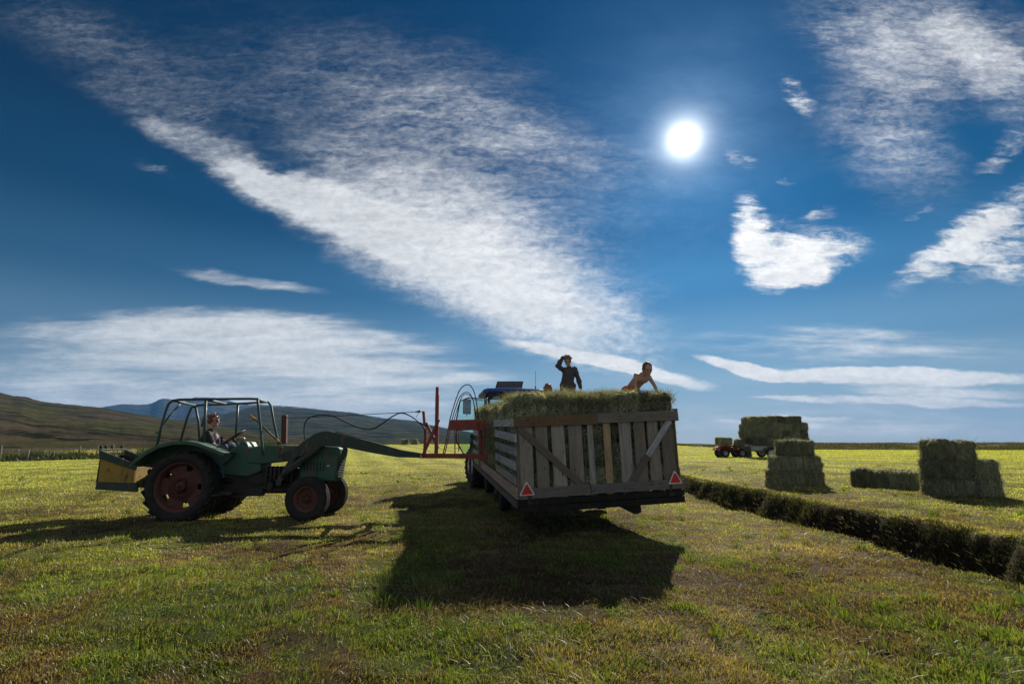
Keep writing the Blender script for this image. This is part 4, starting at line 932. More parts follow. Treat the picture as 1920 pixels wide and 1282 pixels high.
    # seat and steering wheel
    q = MB((.8,.8,.8)); q.box((.05, .02, 1.10), (.46, .46, .10)); q.box((-.14, .02, 1.22), (.09, .42, .30), Matrix.Rotation(R_(-10), 3, 'Y')); q.box((0,.02,.96), (.2,.2,.24)); q.build('seat', M_black, t, .03)
    c = P(436,821,10.4)-O; d = Vector((-.55, -.25, .78)); dd, a_, b_ = frame(d); R0 = .26
    q = MB(); q.tube([c+(a_*math.cos(k/28*2*math.pi)+b_*math.sin(k/28*2*math.pi))*R0 for k in range(29)], .014, 8, False)
    for k in range(3): q.tube([c, c+(a_*math.cos(k*2.094+.5)+b_*math.sin(k*2.094+.5))*R0], .009, 6)
    q.tube([c+d*.02, c-d*.42], .02, 8); q.ball(c, .035, 10); q.build('steering_wheel', M_black, t)
    return t
def smooth_pts(pts, k=5):
    pts = [Vector(p) for p in pts]; out = []; n = len(pts)
    for i in range(n-1):
        p0, p1, p2, p3 = pts[max(i-1, 0)], pts[i], pts[i+1], pts[min(i+2, n-1)]
        for j in range(k):
            u = j/k; out.append(.5*((2*p1)+(p2-p0)*u+(2*p0-5*p1+4*p2-p3)*u*u+(3*p1-p0-3*p2+p3)*u**3))
    return out+[pts[-1]]
green_tractor()

# ------------------------------------------------------------------ blue tractor in front of the trailer
def blue_tractor():
    hd = math.atan2(.157, .9876); t = empty('blue_tractor', (-.02, 17.1, 0), (0, 0, hd)); tag(t, 'blue tractor with cab and raised roof hatch, hitched ahead of the slatted trailer', 'tractor')
    # local: x right, y forward
    for sx in (-1, 1):
        wheel(t, (sx*1.08, 0, .84), (sx,0,0), .86, .46, .50, M_white, 20, .045); wheel(t, (sx*1.0, 2.45, .60), (sx,0,0), .62, .36, .34, M_white, 18, .035, steer=14)
        f = MB(); fp = [(-.95,1.25),(-.7,1.62),(-.3,1.84),(.15,1.88),(.6,1.72),(.8,1.5)]
        for i in range(5): f.bar((sx*.98, fp[i][0], fp[i][1]), (sx*.98, fp[i+1][0], fp[i+1][1]), .44, .02, (1,0,0))
        f.build('fender', M_black, t, .006)
    b = MB(); b.box((0, .1, .95), (.9, 1.3, .8)); b.box((0, 1.9, .95), (.6, 2.6, .6)); b.tube([(-1.0,0,.84),(1.0,0,.84)], .14, 12); b.tube([(-.95,2.45,.6),(.95,2.45,.6)], .09, 12); b.box((0,-.75,.75), (.5,.5,.2)); b.build('chassis', M_iron, t, .02)
    h = MB(); h.prism([(1.15,1.2),(1.15,1.85),(2.0,1.82),(3.0,1.70),(3.2,1.5),(3.2,1.0),(2.8,.95)], .78, (0,0,0), (0,1,0), (0,0,1), (1,0,0)); h.build('hood', M_blue, t, .05)
    c = MB(); zt = 2.92
    for sx in (-1, 1):
        c.tube([(sx*.80,-.62,1.3), (sx*.84,-.60,2.0), (sx*.80,-.50,zt)], .04, 8); c.tube([(sx*.84,.35,1.1), (sx*.86,.32,2.0), (sx*.80,.22,zt)], .035, 8); c.tube([(sx*.70,1.15,1.2), (sx*.72,1.12,2.0), (sx*.68,1.0,zt)], .035, 8)
    c.box((0,-.5,zt), (1.66,.06,.10)); c.box((0,1.0,zt), (1.4,.06,.08)); c.box((0,-.6,1.35), (1.6,.06,.22)); c.box((.81,.2,1.2), (.05,1.5,.5)); c.build('cab_frame', M_black, t, .004)
    g = MB(); g.box((0,-.565,2.16), (1.5,.012,1.42), Matrix.Rotation(R_(-4), 3, 'X')); g.box((.83,-.12,2.1), (.012,.78,1.5)); g.box((-.83,-.12,2.1), (.012,.78,1.5)); g.box((.8,.68,2.1), (.012,.75,1.5)); g.box((0,1.08,2.2), (1.3,.012,1.3)); g.build('window', M_glass, t)
    r = MB(); prof = [(-.92,3.0),(-.98,3.03),(-1.02,3.08),(-.98,3.14),(-.86,3.18),(.0,3.20),(.86,3.18),(.98,3.14),(1.02,3.08),(.98,3.03),(.92,3.0)]
    r.prism(prof, 1.75, (0,.28,-.06), (1,0,0), (0,0,1), (0,1,0)); r.col = (.7,.7,.7); r.box((-.1,-.62,3.02), (1.5,.06,.08)); r.build('roof', M_blue, t, .03)
    k = MB(); k.box((0,.1,2.97), (1.7,1.4,.06)); k.build('roof_lining', M_black, t, .01)
    k = MB(); k.prism([(-.50,0),(.42,0),(.50,.34),(-.40,.32)], .035, (-.05,.15,3.13), (1,0,0), (0,.25,.968), (0,.968,-.25)); hb = k.build('roof_hatch', M_black, t, .008)
    k = MB(); k.prism([(-.45,.03),(.38,.03),(.45,.31),(-.36,.29)], .03, (-.05,.145,3.13), (1,0,0), (0,.25,.968), (0,.968,-.25)); k.build('hatch_lining', M_grey, hb)
    k = MB(); k.tube([(.72,-.5,3.1), (.72,-.5,3.22)], .02, 6); k.tube([(.72,-.5,3.2), (.72,-.52,3.72)], .006, 5); k.build('antenna', M_black, t)
    for x in (-.75,-.35,.3,.7): k = MB(); k.lathe([(0,0),(.07,0),(.085,.05),(.07,.07),(0,.07)], (x,-.63,2.88), (0,-1,0), 14); k.build('work_lamp', M_black, t)
    # open left door: frame and glass swung outwards
    dm = empty('door', (-.86,.30,0), (0,0,R_(100))); dm.parent = t; KIDS.setdefault(t.name, []).append(dm)
    fr = [(.0,1.15),(.0,2.86),(.55,2.88),(.85,2.75),(.98,2.0),(.95,1.45),(.7,1.05),(.3,1.0)]
    k = MB(); k.tube([(0, x, z) for x, z in fr]+[(0, fr[0][0], fr[0][1])], .022, 8); k.tube([(0,.0,1.85), (0,.97,1.8)], .014, 6); k.tube([(-.03,.3,1.5), (-.03,.3,2.0)], .014, 6); k.build('door_frame', M_black, dm)
    k = MB(); k.prism(fr, .012, (0,0,0), (0,1,0), (0,0,1), (1,0,0)); k.build('door_glass', M_glass, dm)
    k = MB(); k.tube([(-.84,.9,2.85), (-1.15,.85,2.88), (-1.42,.82,2.86), (-1.42,.8,2.3)], .014, 6); ar = k.build('mirror_arm', M_black, t)
    k = MB(); k.prism([(-.12,-.26),(.12,-.26),(.14,-.22),(.14,.22),(.11,.26),(-.11,.26),(-.14,.22),(-.14,-.22)], .06, (-1.42,.76,2.62), (1,0,0), (0,0,1), (0,1,0)); k.build('mirror', M_black, t, .015)
    k = MB(); k.box((.3,.15,1.55), (.5,.5,.15)); k.box((.0,-.1,1.9), (.5,.12,.6)); k.box((0,.15,1.5), (.5,.5,.14)); k.build('seat', M_black, t, .04)
    k = MB(); k.tube([(-1.0,-.3,1.0),(-1.0,-.3,.9)], .02, 6); k.box((-.75,.7,.75), (.3,.4,.04)); k.box((-.75,.7,.5), (.3,.4,.04)); k.bar((-.62,.7,.45),(-.62,.7,1.1), .03,.3); k.build('step', M_iron, t)
blue_tractor()

# ------------------------------------------------------------------ people
FOLD = bpy.data.textures.new('folds', 'CLOUDS'); FOLD.noise_scale = .07; FOLD.noise_depth = 2
def fleshed(mb, name, mat, parent, vox=.009, sm=3):
    o = mb.build(name, mat, parent); m = o.modifiers.new('remesh', 'REMESH'); m.mode = 'VOXEL'; m.voxel_size = vox; m.use_smooth_shade = True
    if name in ('shirt', 'sweatshirt', 'trousers', 'shorts', 'hair'): d = o.modifiers.new('folds', 'DISPLACE'); d.texture = FOLD; d.strength = .034 if name != 'hair' else .02; d.mid_level = .42
    if sm: s = o.modifiers.new('smooth', 'SMOOTH'); s.factor = .5; s.iterations = sm
    return o
def hand(mb, w, d, palm_n, s=1.0, curl=.5):
    """w wrist point, d pointing direction, palm_n palm normal: palm, four bent fingers and a thumb"""
    w = Vector(w); d = Vector(d).normalized(); n = Vector(palm_n); n = (n-d*n.dot(d)).normalized(); sd = d.cross(n).normalized()
    pc = w+d*.045*s
    M = Matrix((d, sd, n)).transposed(); mb.ball(pc, (.048*s, .038*s, .017*s), 12, M)
    for i, (o, l) in enumerate(((-.027, .9), (-.009, 1.05), (.009, 1.0), (.026, .8))):
        b = w+d*.082*s+sd*o*s; L = .034*l*s
        p1 = b+(d*math.cos(curl*.5)+n*math.sin(curl*.5))*L; p2 = p1+(d*math.cos(curl*1.4)+n*math.sin(curl*1.4))*L*.8; p3 = p2+(d*math.cos(curl*2.2)+n*math.sin(curl*2.2))*L*.6
        mb.limb(b-d*.02*s, p1, .0095*s, .0085*s, 8); mb.limb(p1, p2, .0085*s, .0078*s, 8); mb.limb(p2, p3, .0078*s, .007*s, 8)
    tb = w+d*.025*s-sd*.028*s; t1 = tb+(d*.7-sd*.6+n*.3).normalized()*.035*s; t2 = t1+(d*.9-sd*.2+n*.4).normalized()*.028*s
    mb.limb(tb, t1, .012*s, .010*s, 8); mb.limb(t1, t2, .010*s, .008*s, 8)
def head(mb, c, fwd, up, s=1.0):
    """skull, jaw, nose, brow, lips, ears; returns helper for hair and eyes"""
    fwd = Vector(fwd).normalized(); up = Vector(up); up = (up-fwd*up.dot(fwd)).normalized(); r = fwd.cross(up).normalized(); c = Vector(c)
    M = Matrix((fwd, r, up)).transposed(); p = lambda f, x, u: c+fwd*f*s+r*x*s+up*u*s
    mb.ball(p(-.012, 0, .025), (.094*s, .074*s, .088*s), 16, M); mb.ball(p(.022, 0, -.04), (.060*s, .056*s, .070*s), 14, M); mb.ball(p(.062, 0, -.092), (.022*s, .026*s, .018*s), 10, M)
    mb.limb(p(.082, 0, .005), p(.102, 0, -.028), .008*s, .013*s, 8); mb.limb(p(.072,-.030,.018), p(.072,.030,.018), .012*s, .012*s, 8)
    mb.limb(p(.078,-.016,-.062), p(.078,.016,-.062), .009*s, .009*s, 8); mb.ball(p(.055,.035,-.025), .022*s, 8); mb.ball(p(.055,-.035,-.025), .022*s, 8)
    for k in (-1, 1): mb.ball(p(-.005, .077*k, -.012), (.018*s, .009*s, .030*s), 8, M)
    return M, p
def eyes(p, s, parent, mat):
    q = MB()
    for k in (-1, 1): q.ball(p(.075, .031*k, .000), .0115*s, 8)
    q.build('eyes', mat, parent)
def person(loc, label):
    t = empty('person', loc); tag(t, label, 'person'); return t
def hairtuft(p, c_r, s, parent, mat, seed, long=0, n=70):
    rng = random.Random(seed); q = MB(); q.ball(p(-.022, 0, .036), (.100*s, .084*s, .090*s), 14, c_r)
    q.ball(p(-.05, 0, -.01), (.068*s, .078*s, .07*s), 12, c_r)
    for i in range(n):
        th = rng.uniform(0, 6.283); ph = rng.uniform(0, 1.5); x = -.022+.10*math.sin(ph)*math.cos(th)*1.0; y = .084*math.sin(ph)*math.sin(th); z = .036+.092*math.cos(ph)
        if x > .045 and z < .07: continue
        a = p(x*.92, y*.92, z*.95); b = p(x*1.12+rng.uniform(-.02, .02), y*1.12+rng.uniform(-.02, .02), z*1.05+rng.uniform(-.02, .015)); q.limb(a, b, .018*s, .010*s, 6)
    if long:
        for i in range(46):
            th = rng.uniform(R_(75), R_(285)); x = -.022+.09*math.cos(th); y = .084*math.sin(th)
            q.limb(p(x, y, .05), p(x*1.12, y*1.12, -long*rng.uniform(.75, 1)), .018*s, .012*s, 6)
    fleshed(q, 'hair', mat, parent, .008, 1)

def driver():
    o = Vector((-6.13, 10.38, 1.15)); t = person(o, 'driver in dark printed T-shirt, jeans and red ear defenders, steering the green tractor')
    L = lambda px, py, D: P(px, py, D)-o
    hd = L(401, 788, 10.38); nk = L(396, 806, 10.38); ch = L(394, 822, 10.38); hip = Vector((.02, 0, .10))
    sn, sf = L(389, 815, 10.20), L(394, 815, 10.57); en, ef = L(400, 834, 10.08), L(421, 828, 10.60); wn, wf = L(409, 838, 10.08), L(447, 822, 10.56)
    hn, hf = hip+Vector((0,-.10,0)), hip+Vector((0,.10,0)); kn, kf = Vector((.50,-.16,.14)), Vector((.52,.18,.12)); an, af = Vector((.54,-.20,-.40)), Vector((.60,.22,-.42))
    b = MB(); b.limb(hip, ch, .13, .14); b.limb(ch, nk, .12, .055); b.limb(nk, hd, .055, .055)
    M, p = head(b, hd, (1, -.05, -.08), (0, 0, 1), 1.12)
    for a, c, d_, e in ((sn, en, wn, hn), (sf, ef, wf, hf)): b.limb(a, c, .052, .04); b.limb(c, d_, .04, .028); b.limb(ch+Vector((0,0,.05)), a, .08, .055)
    b.limb(hn, kn, .085, .06); b.limb(kn, an, .058, .04); b.limb(hf, kf, .085, .06); b.limb(kf, af, .058, .04)
    hand(b, wn, (.6,-.1,-.5), (0,.3,-1), 1.05, .7); hand(b, wf, (.9,.0,.25), (.3,-.1,-1), 1.05, .9)
    fleshed(b, 'body', M_skin, t, .008)
    s = MB(); s.limb(hip+Vector((0,0,.02)), ch, .155, .16); s.limb(ch, nk+Vector((0,0,-.03)), .15, .075); s.limb(hip+Vector((.03,0,.0)), ch+Vector((.04,0,-.05)), .15, .15)
    for a, c in ((sn, en), (sf, ef)): s.limb(ch+Vector((0,0,.04)), a, .11, .075); s.limb(a, a+(c-a)*.72, .072, .066)
    fleshed(s, 'shirt', M_tee, t, .01)
    s = MB(); s.smooth = True; s.ball(ch+Vector((.125,-.03,-.03)), (.055,.10,.13), 12); s.build('shirt_print', M_print, t)
    s = MB(); s.limb(hn, hf, .12, .12); s.limb(hn, kn, .105, .078); s.limb(kn, an, .078, .062); s.limb(hf, kf, .105, .078); s.limb(kf, af, .078, .062); fleshed(s, 'trousers', M_jean, t, .01)
    s = MB(); 
    for a in (an, af): s.limb(a+Vector((-.02,0,-.06)), a+Vector((.17,0,-.09)), .05, .042); s.limb(a, a+Vector((-.01,0,-.07)), .055, .05)
    fleshed(s, 'shoes', M_black, t, .009)
    hairtuft(p, M, 1.0, t, M_hair2, 3, n=12)
    e = MB(); 
    for k in (-1, 1): e.ball(p(-.005, .085*k, -.005), (.034, .022, .044), 10, M)
    e.tube([p(-.005, .09, .0), p(-.005, .098, .06), p(-.005, .06, .125), p(-.005, 0, .142), p(-.005, -.06, .125), p(-.005, -.098, .06), p(-.005, -.09, 0)], .006, 6)
    e.build('ear_defenders', M_muff, t)
    g = MB(); 
    for k in (-1, 1): g.tube([p(.088, .032*k+.024*math.cos(i/10*6.283), .0+.018*math.sin(i/10*6.283)) for i in range(11)], .003, 5, False); g.tube([p(.086, .056*k, .004), p(.0, .08*k, .008)], .003, 5)
    g.build('glasses', M_black, t); eyes(p, 1.1, t, M_black)
driver()
def standing_boy():
    o = P(1067, 770, 11.0); t = person(o, 'boy in dark sweatshirt standing on the hay with one hand raised to his head')
    V = Vector
    hd = V((-.01, -.03, 1.065)); nk = V((.02, 0, .945)); ch = V((.01, .01, .80)); hip = V((-.01, .02, .56))
    sL, sR = V((-.115, 0, .885)), V((.14, 0, .90)); eL, eR = V((-.235, -.10, .955)), V((.225, .02, .67)); wL, wR = V((-.115, -.06, 1.14)), V((.255, -.03, .50))
    hL, hR = V((-.08, .02, .54)), V((.06, .02, .54)); kL, kR = V((-.17, -.05, .30)), V((.085, -.06, .29)); aL, aR = V((-.25, .03, .05)), V((.10, .04, .05))
    b = MB(); b.limb(hip, ch, .10, .105); b.limb(ch, nk, .09, .04); b.limb(nk, hd, .042, .042); M, p = head(b, hd, (-.22, -1, -.28), (.05, -.2, 1), .92)
    for a, c, d_ in ((sL, eL, wL), (sR, eR, wR)): b.limb(ch+V((0,0,.05)), a, .06, .042); b.limb(a, c, .040, .032); b.limb(c, d_, .032, .022)
    for a, c, d_ in ((hL, kL, aL), (hR, kR, aR)): b.limb(a, c, .07, .05); b.limb(c, d_, .048, .03)
    hand(b, wL, (.55, .1, .55), (.5, .3, -.6), .85, .5); hand(b, wR, (.05, -.1, -1), (-1, 0, 0), .85, .5)
    fleshed(b, 'body', M_skin, t, .007)
    s = MB(); s.limb(hip+V((0,0,-.02)), ch, .125, .13); s.limb(ch, nk+V((0,0,-.03)), .11, .06); s.limb(hip+V((-.04,0,0)), ch+V((-.02,0,0)), .115, .115)
    for a, c, d_ in ((sL, eL, wL), (sR, eR, wR)): s.limb(ch+V((0,0,.05)), a, .085, .058); s.limb(a, c, .056, .046); s.limb(c, d_, .046, .034)
    s.limb(hip+V((-.03,-.0,-.05)), hip+V((.03,0,-.05)), .135, .135); s.limb(eL, eL+(wL-eL)*.9, .052, .042); s.limb(eR, eR+(wR-eR)*.92, .052, .042)
    fleshed(s, 'sweatshirt', M_shirt, t, .008, 2)
    s = MB(); s.limb(hL, hR, .105, .105)
    for a, c, d_ in ((hL, kL, aL), (hR, kR, aR)): s.limb(a, c, .088, .065); s.limb(c, d_, .065, .055)
    fleshed(s, 'trousers', M_dkt, t, .009)
    s = MB(); [s.limb(a+V((0,.03,-.03)), a+V((-.01,-.12,-.04)), .035, .032) for a in (aL, aR)]; fleshed(s, 'shoes', M_black, t, .009)
    s = MB(); s.prism([(-.03,-.012),(.03,-.012),(.03,.012),(-.03,.012)], .004, (.075,-.125,.80), (1,0,0), (0,0,1), (0,-1,0)); s.build('chest_badge', M_grey, t)
    hairtuft(p, M, .92, t, M_hair, 5); eyes(p, .92, t, M_black)
standing_boy()
def crouching_boy():
    o = P(1202, 744, 9.0); t = person(o, 'bare-chested boy in orange shorts crouching on the hay above the tailgate'); V = Vector
    hd = V((.095, -.16, .47)); nk = V((.055, -.08, .40)); ch = V((.0, .02, .32)); hip = V((-.135, .20, .14))
    sL, sR = V((-.085, -.05, .375)), V((.15, -.02, .355)); eL, eR = V((-.125, -.13, .20)), V((.225, -.08, .19)); wL, wR = V((-.115, -.20, .04)), V((.255, -.17, .03))
    hL, hR = V((-.205, .19, .12)), V((-.06, .22, .12)); kL, kR = V((-.22, -.02, -.02)), V((-.02, .06, -.03)); aL, aR = V((-.26, .32, -.03)), V((-.10, .38, -.03))
    b = MB(); b.limb(hip, ch, .095, .11); b.limb(ch, nk, .10, .05); b.limb(ch+V((.06,-.04,0)), ch+V((-.03,-.05,.0)), .085, .085); b.limb(nk, hd, .042, .042); M, p = head(b, hd, (.12, -1, -.35), (0, -.4, 1), 1.04)
    for a, c, d_ in ((sL, eL, wL), (sR, eR, wR)): b.limb(ch+V((.01,-.04,.01)), a, .06, .042); b.limb(a, c, .040, .031); b.limb(c, d_, .032, .022)
    for a, c, d_ in ((hL, kL, aL), (hR, kR, aR)): b.limb(a, c, .07, .05); b.limb(c, d_, .048, .03); b.limb(d_, d_+V((0,.1,-.02)), .028, .02)
    hand(b, wL, (.1, -.6, -.7), (0, .5, -1), .85, .4); hand(b, wR, (.15, -.6, -.7), (0, .5, -1), .85, .4)
    fleshed(b, 'body', M_skin, t, .007)
    s = MB(); s.limb(hL, hR, .105, .105); s.limb(hip, hip+V((.03,-.05,.02)), .10, .10); s.limb(hL, hL+(kL-hL)*.75, .095, .08); s.limb(hR, hR+(kR-hR)*.75, .095, .08)
    fleshed(s, 'shorts', M_orange, t, .008); hairtuft(p, M, .98, t, M_hair2, 9, n=0); eyes(p, .92, t, M_black)
crouching_boy()
def sitting_child():
    o = P(1028, 783, 11.4); t = person(o, 'child with long brown hair sitting on the hay, only the head showing'); V = Vector
    hd = V((0, 0, .62)); nk = V((0, .01, .50)); ch = V((0, .02, .34)); hip = V((0, .03, .10))
    b = MB(); b.limb(hip, ch, .11, .10); b.limb(ch, nk, .09, .042); b.limb(nk, hd, .042, .042); M, p = head(b, hd, (.1, 1, -.1), (0, 0, 1), .95)
    for k in (-1, 1):
        a = V((.13*k, .02, .44)); c = V((.19*k, .10, .26)); d_ = V((.12*k, .28, .16)); b.limb(ch, a, .07, .045); b.limb(a, c, .04, .033); b.limb(c, d_, .033, .022); hand(b, d_, (-.3*k, 1, -.3), (0, 0, -1), .85, .5)
        h_ = V((.08*k, .04, .09)); k_ = V((.14*k, .36, .14)); a_ = V((.14*k, .55, .02)); b.limb(h_, k_, .075, .05); b.limb(k_, a_, .05, .032); b.limb(a_, a_+V((0,.1,0)), .03, .022)
    fleshed(b, 'body', M_skin, t, .008)
    s = MB(); s.limb(hip, ch, .13, .12); s.limb(ch, nk+V((0,0,-.03)), .11, .06)
    for k in (-1, 1): s.limb(ch+V((0,0,.05)), V((.13*k,.02,.44)), .08, .055); s.limb(V((.13*k,.02,.44)), V((.19*k,.10,.26)), .052, .045)
    fleshed(s, 'shirt', M_pink, t, .009); hairtuft(p, M, .98, t, M_hair, 12, long=.20)
sitting_child()

# ------------------------------------------------------------------ stacks of bales in the right field
def stack_bales():
    random.seed(31)
    # shaggy stack nearest the quad bike
    g = 'hay bales in the shaggy stack'
    bx, by = 9.0, 16.9; z = hz(bx, by)
    M0 = T(bx, by, z) @ RZ(8)
    bale(M0 @ T(-.36, -.05, .22) @ RZ(6), 'bottom left bale lying under the shaggy hay stack', g, SHAG, (.86, 1.0, .95)); bale(M0 @ T(.40, -.12, .22) @ RZ(-7), 'bottom right bale lying under the shaggy hay stack', g, SHAG, (.80, 1.0, .95))
    bale(M0 @ T(-.28, -.05, .69) @ RZ(-5) @ RX(4), 'middle tier left bale of the shaggy hay stack', g, SHAG, (.85, 1.0, .95)); bale(M0 @ T(.48, -.02, .68) @ RZ(8) @ RX(-5), 'middle tier right bale of the shaggy hay stack', g, SHAG, (.72, 1.0, .95))
    bale(M0 @ T(-.72, .0, .20) @ RZ(70) @ RY(80) , 'slumped half-broken bale leaning at the left foot of the shaggy hay stack', g, SHAG, (.6, .7, .5))
    bale(M0 @ T(.70, -.1, .52) @ RZ(100) @ RY(62), 'leaning bale bulging out at the right of the shaggy hay stack', g, SHAG, (.5, .6, .5))
    bale(M0 @ T(.12, -.05, 1.17) @ RZ(3) @ RX(3), 'single bale lying on top of the shaggy hay stack', g, SHAG, (1.04, 1.0, .98))
    # neat stack at the right of the frame
    g = 'hay bales in the neat stack at the right'
    bx, by = 11.62, 13.75; z = hz(bx, by); M0 = T(bx, by, z) @ RZ(-4)
    for l, ln_ in ((0, 'bottom'), (1, 'middle')):
        bale(M0 @ T(-.30+.03*l, 0, .21+.46*l) @ RZ(random.uniform(-3,3)) @ RX(random.uniform(-3,3)), '%s tier long bale at the left of the neat right-hand hay stack' % ln_, g, SHAG, (1.0, 1.0, .95))
        bale(M0 @ T(.50, .10, .21+.46*l) @ RZ(88+random.uniform(-3,3)), '%s tier bale laid end-on at the right of the neat right-hand hay stack' % ln_, g, SHAG, (.9, 1.08, .95))
    bale(M0 @ T(-.16, .02, 1.14) @ RZ(2) @ RX(2), 'single bale lying on top of the neat right-hand hay stack', g, SHAG, (1.06, 1.0, 1.0))
    g = 'hay bales in the low pair'
    for i, (x_, y_, a_) in enumerate(((11.15, 16.3, -44), (11.80, 15.65, -40))):
        bale(T(x_, y_, hz(x_, y_)+.24) @ RZ(a_) @ RX(3), ('farther', 'nearer')[i]+' bale of the low pair lying beside the neat hay stack', g, SHAG, (1.06, 1.0, 1.08))
    # two distant heaps
    g = 'distant heaps of bales beyond the loader'
    for px, w, lb in ((760, 2, 'larger dark bale heap far out in the field beyond the loader arm'), (779, 1, 'smaller dark bale heap far out in the field beside the red fork mast')):
        D = 96.; c = P(px, 831, D); e = empty('bale_heap', (c.x, c.y, hz(c.x, c.y))); tag(e, lb, 'bale heap', g)
        for i in range(2):
            for k in range(2):
                if w == 1 and k == 1 and i: continue
                m = random.choice(SHAG); ob = bpy.data.objects.new('bale', m); COL.objects.link(ob); ob.parent = e
                ob.location = ((i-.5)*.60*(1 if w == 2 else .8)+(.22 if w == 1 and k else 0), random.uniform(-.1,.1), .25+.48*k); ob.rotation_euler = (0,0,R_(90+random.uniform(-6,6))); ob.scale = (1.1, 1.1, 1.0)
stack_bales()

# ------------------------------------------------------------------ quad bike and its small trailer
def quad():
    D = 37.0; c = P(1370, 857, D); z = hz(c.x, c.y); t = empty('quad_bike', (c.x, c.y, z), (0,0,R_(180+6))); tag(t, 'red quad bike with a bale on its front rack, parked in the far field', 'quad bike')
    for x in (-.62, .62):
        for s in (-1, 1): wheel(t, (x, s*.42, .30), (0,s,0), .31, .25, .15, M_zinc, 16, .02)
    b = MB(); b.box((0,0,.42), (1.3,.3,.18)); b.box((0.05,0,.55), (.4,.34,.28)); b.tube([(-.62,-.4,.3),(-.62,.4,.3)], .03, 8); b.tube([(.62,-.4,.3),(.62,.4,.3)], .03, 8); b.box((0,.32,.33), (.5,.2,.03)); b.box((0,-.32,.33), (.5,.2,.03)); b.build('engine', M_iron, t, .02)
    f = MB()
    for x, k in ((.62, 1), (-.62, -1)):
        for s in (-1, 1):
            pl = [(x-.42,.46),(x-.34,.62),(x-.15,.74),(x+.15,.74),(x+.34,.62),(x+.42,.48)]
            for i in range(5): f.bar((pl[i][0], s*.38, pl[i][1]), (pl[i+1][0], s*.38, pl[i+1][1]), .30, .025, (0,1,0))
    f.prism([(.15,.60),(.30,.82),(.62,.80),(.90,.68),(.95,.52),(.85,.45),(.2,.5)], .42, (0,0,0), (1,0,0), (0,0,1), (0,1,0)); f.prism([(-.1,.55),(0,.78),(.25,.86),(.32,.7),(.2,.5)], .30, (0,0,0), (1,0,0), (0,0,1), (0,1,0)); f.prism([(-.9,.6),(-.85,.75),(-.3,.74),(-.2,.55)], .40, (0,0,0), (1,0,0), (0,0,1), (0,1,0))
    f.build('bodywork', M_quad, t, .02)
    s = MB(); s.prism([(-.62,.74),(-.60,.84),(-.2,.86),(.1,.82),(.12,.74)], .28, (0,0,0), (1,0,0), (0,0,1), (0,1,0)); s.build('seat', M_black, t, .03)
    h = MB(); h.tube([(.12,-.38,1.02),(.2,-.2,1.0),(.25,0,.94),(.2,.2,1.0),(.12,.38,1.02)], .016, 8); h.tube([(.25,0,.94),(.42,0,.6)], .025, 8); h.build('handlebar', M_black, t)
    r = MB()
    for k in range(5): r.tube([(.45,-.3+.15*k,.90),(1.0,-.3+.15*k,.90)], .01, 6); r.tube([(-1.0,-.3+.15*k,.88),(-.5,-.3+.15*k,.88)], .01, 6)
    for x in (.45,1.0,-1.0,-.5): r.tube([(x,-.32,.89),(x,.32,.89)], .012, 6)
    for x in (.5,.95,-.95,-.55): r.tube([(x,-.2,.6),(x,-.2,.89)], .012, 6); r.tube([(x,.2,.6),(x,.2,.89)], .012, 6)
    r.build('rack', M_black, t)
    bale(T(c.x-.42, c.y-.05, z+1.12) @ RZ(4) @ RY(2), 'round-shouldered bale carried on the front rack of the quad bike', 'bales carried by the quad bike and its trailer', SHAG, (.98, 1.2, .95))
    # trailer
    tx = c.x+1.05; o = empty('utility_trailer', (tx, c.y+.0, z), (0,0,R_(-3))); tag(o, 'small galvanised two-wheeled trailer piled with bales behind the quad bike', 'trailer')
    L0, L1 = .15, 3.7; zb = .50
    q = MB(); 
    for s in (-1, 1):
        q.prism([(L0,zb),(L0,zb+.42),(L1,zb+.42),(L1,zb),(2.3,zb),(2.0,zb+.02),(1.87,zb+.22),(1.03,zb+.22),(.87,zb+.02),(.8,zb)], .03, (0, s*.72, 0), (1,0,0), (0,0,1), (0,1,0))
        for k in (.1,.2,.3,.4): q.bar((L0, s*.74, zb+k), (L1, s*.74, zb+k), .02, .03)
    q.box((L0,0,zb+.21), (.03,1.42,.42)); q.box((L1,0,zb+.21), (.03,1.42,.42)); q.box(((L0+L1)/2,0,zb+.02), (L1-L0-.04,1.4,.03)); q.build('body', M_zinc, o, .004)
    q = MB(); q.bar((-.5,0,.42),(1.2,0,.46), .07,.07); q.tube([(1.45,-.75,.32),(1.45,.75,.32)], .03, 8); q.bar((.5,-.5,.46),(3.8,-.5,.46), .05,.06); q.bar((.5,.5,.46),(3.8,.5,.46), .05,.06); q.build('drawbar', M_zinc, o)
    for s in (-1, 1): wheel(o, (1.45, s*.80, .32), (0,s,0), .33, .18, .2, M_white, 16, .012)
    for s in (-1,1):
        q = MB()
        for i in range(6):
            a0, a1 = math.pi*i/6, math.pi*(i+1)/6; q.bar((1.45+.42*math.cos(a0), s*.80, .34+.40*math.sin(a0)), (1.45+.42*math.cos(a1), s*.80, .34+.40*math.sin(a1)), .22, .02, (0,1,0))
        q.build('mudguard', M_black, o)
    random.seed(44); g = 'bales carried by the quad bike and its trailer'; nm = ['first', 'second', 'third', 'fourth', 'fifth', 'sixth', 'seventh']
    M0 = T(tx, c.y, z) @ RZ(-3)
    lay = [(0, 7, .1), (1, 7, .05), (2, 7, .12), (3, 6, .3)]
    ln = ['bottom tier', 'second tier', 'third tier', 'top tier']
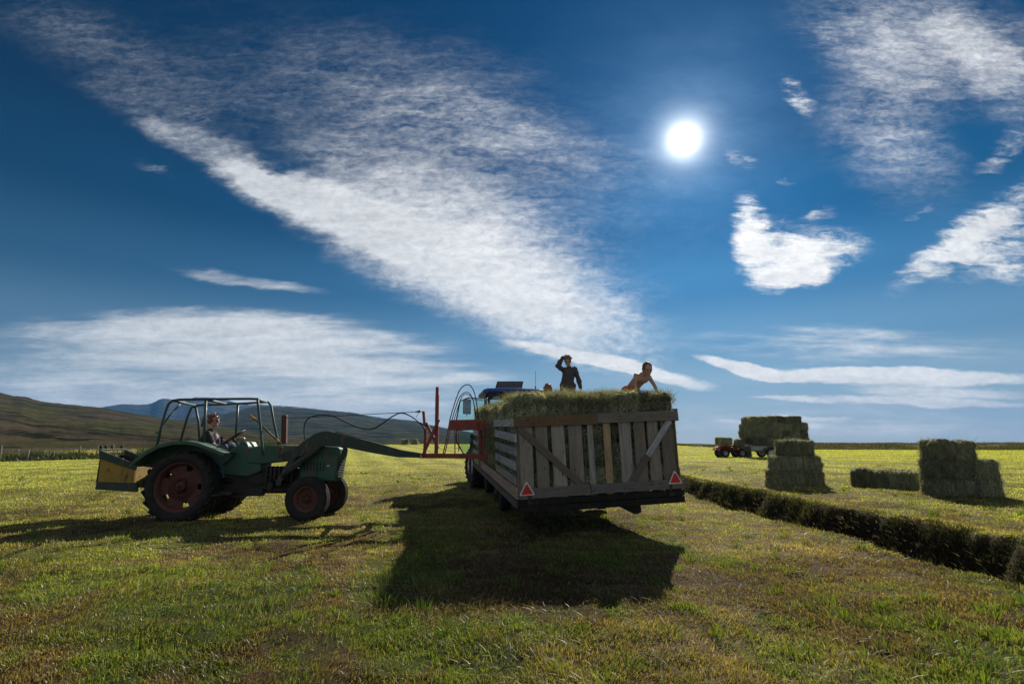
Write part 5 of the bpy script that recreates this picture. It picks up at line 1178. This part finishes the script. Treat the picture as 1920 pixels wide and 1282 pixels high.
    for l, n, off in lay:
        for i in range(n):
            for k, side in ((-1, 'near side'), (1, 'far side')):
                x = .12+off+.56*i; 
                if l == 0 and i < 1: x += .1
                bale(M0 @ T(x+.15, k*.49+random.uniform(-.07,.07), zb+.42+.22+.47*l+random.uniform(-.03,.03)) @ RZ(90+random.uniform(-5,5)) @ RX(random.uniform(-6,6)), '%s bale from the quad bike, %s, %s of utility trailer' % (nm[i], ln[l], side), g, SHAG, (.98, 1.05, .98))
    # bale standing between quad and trailer
    bale(T(c.x+.62, c.y-.2, z+.96) @ RZ(85) @ RX(4), 'bale set on the rear rack of the quad bike, against the trailer load', g, SHAG, (.8, 1.0, 1.0))
    bale(T(c.x+1.12, c.y-.3, z+.35) @ RZ(60) @ RY(50), 'loose bale hanging off the front corner of the utility trailer', g, SHAG, (.7, .7, .7))
quad()

# ------------------------------------------------------------------ fence at the left
def fence():
    t = empty('wire_fence', (-40, 42, 0)); tag(t, 'wire fence on thin wooden posts beyond the overgrown ditch at the left', 'fence')
    base = Vector((-40, 42, 0)); M_post = M_wood; pts = []
    for px, yb, D in ((-60, 846, 40.5), (5, 846, 42), (56, 842, 45), (104,840,50), (152, 837, 54), (184, 834, 58), (214,832,63)):
        c = P(px, 833, D); z = hz(c.x, c.y); p = Vector((c.x, c.y, z))-base; pts.append(p)
    for i, p in enumerate(pts):
        q = MB((.28,.25,.20)); lx = random.uniform(-.06,.06); hgt = random.uniform(1.1, 1.35); q.tube([p+Vector((0,0,-.1)), p+Vector((lx*.5,0,.6)), p+Vector((lx,0,hgt))], [.06,.055,.05], 8); q.build('post', M_wood, t)
    for h in (.35, .65, .95, 1.15):
        q = MB((.5,.5,.5)); q.tube([p+Vector((0,-.05,h)) for p in pts], .008, 5); q.build('wire', M_iron, t)
fence()

# ------------------------------------------------------------------ haze
def haze():
    import bmesh
    me = bpy.data.meshes.new('haze'); bm = bmesh.new(); bmesh.ops.create_cube(bm, size=1); bm.to_mesh(me); bm.free()
    o = bpy.data.objects.new('haze', me); COL.objects.link(o); o.scale = (15000, 15000, 500); o.location = (0, 0, 500/2-9)
    m, t, out = mat_new('haze_air'); v = t.new('ShaderNodeVolumePrincipled'); v.inputs['Color'].default_value = (.16, .45, .95, 1); v.inputs['Density'].default_value = .00007
    v.inputs['Anisotropy'].default_value = 0; t.l.new(v.outputs[0], out.inputs['Volume']); me.materials.append(m); tag(o, kind='stuff')
haze()
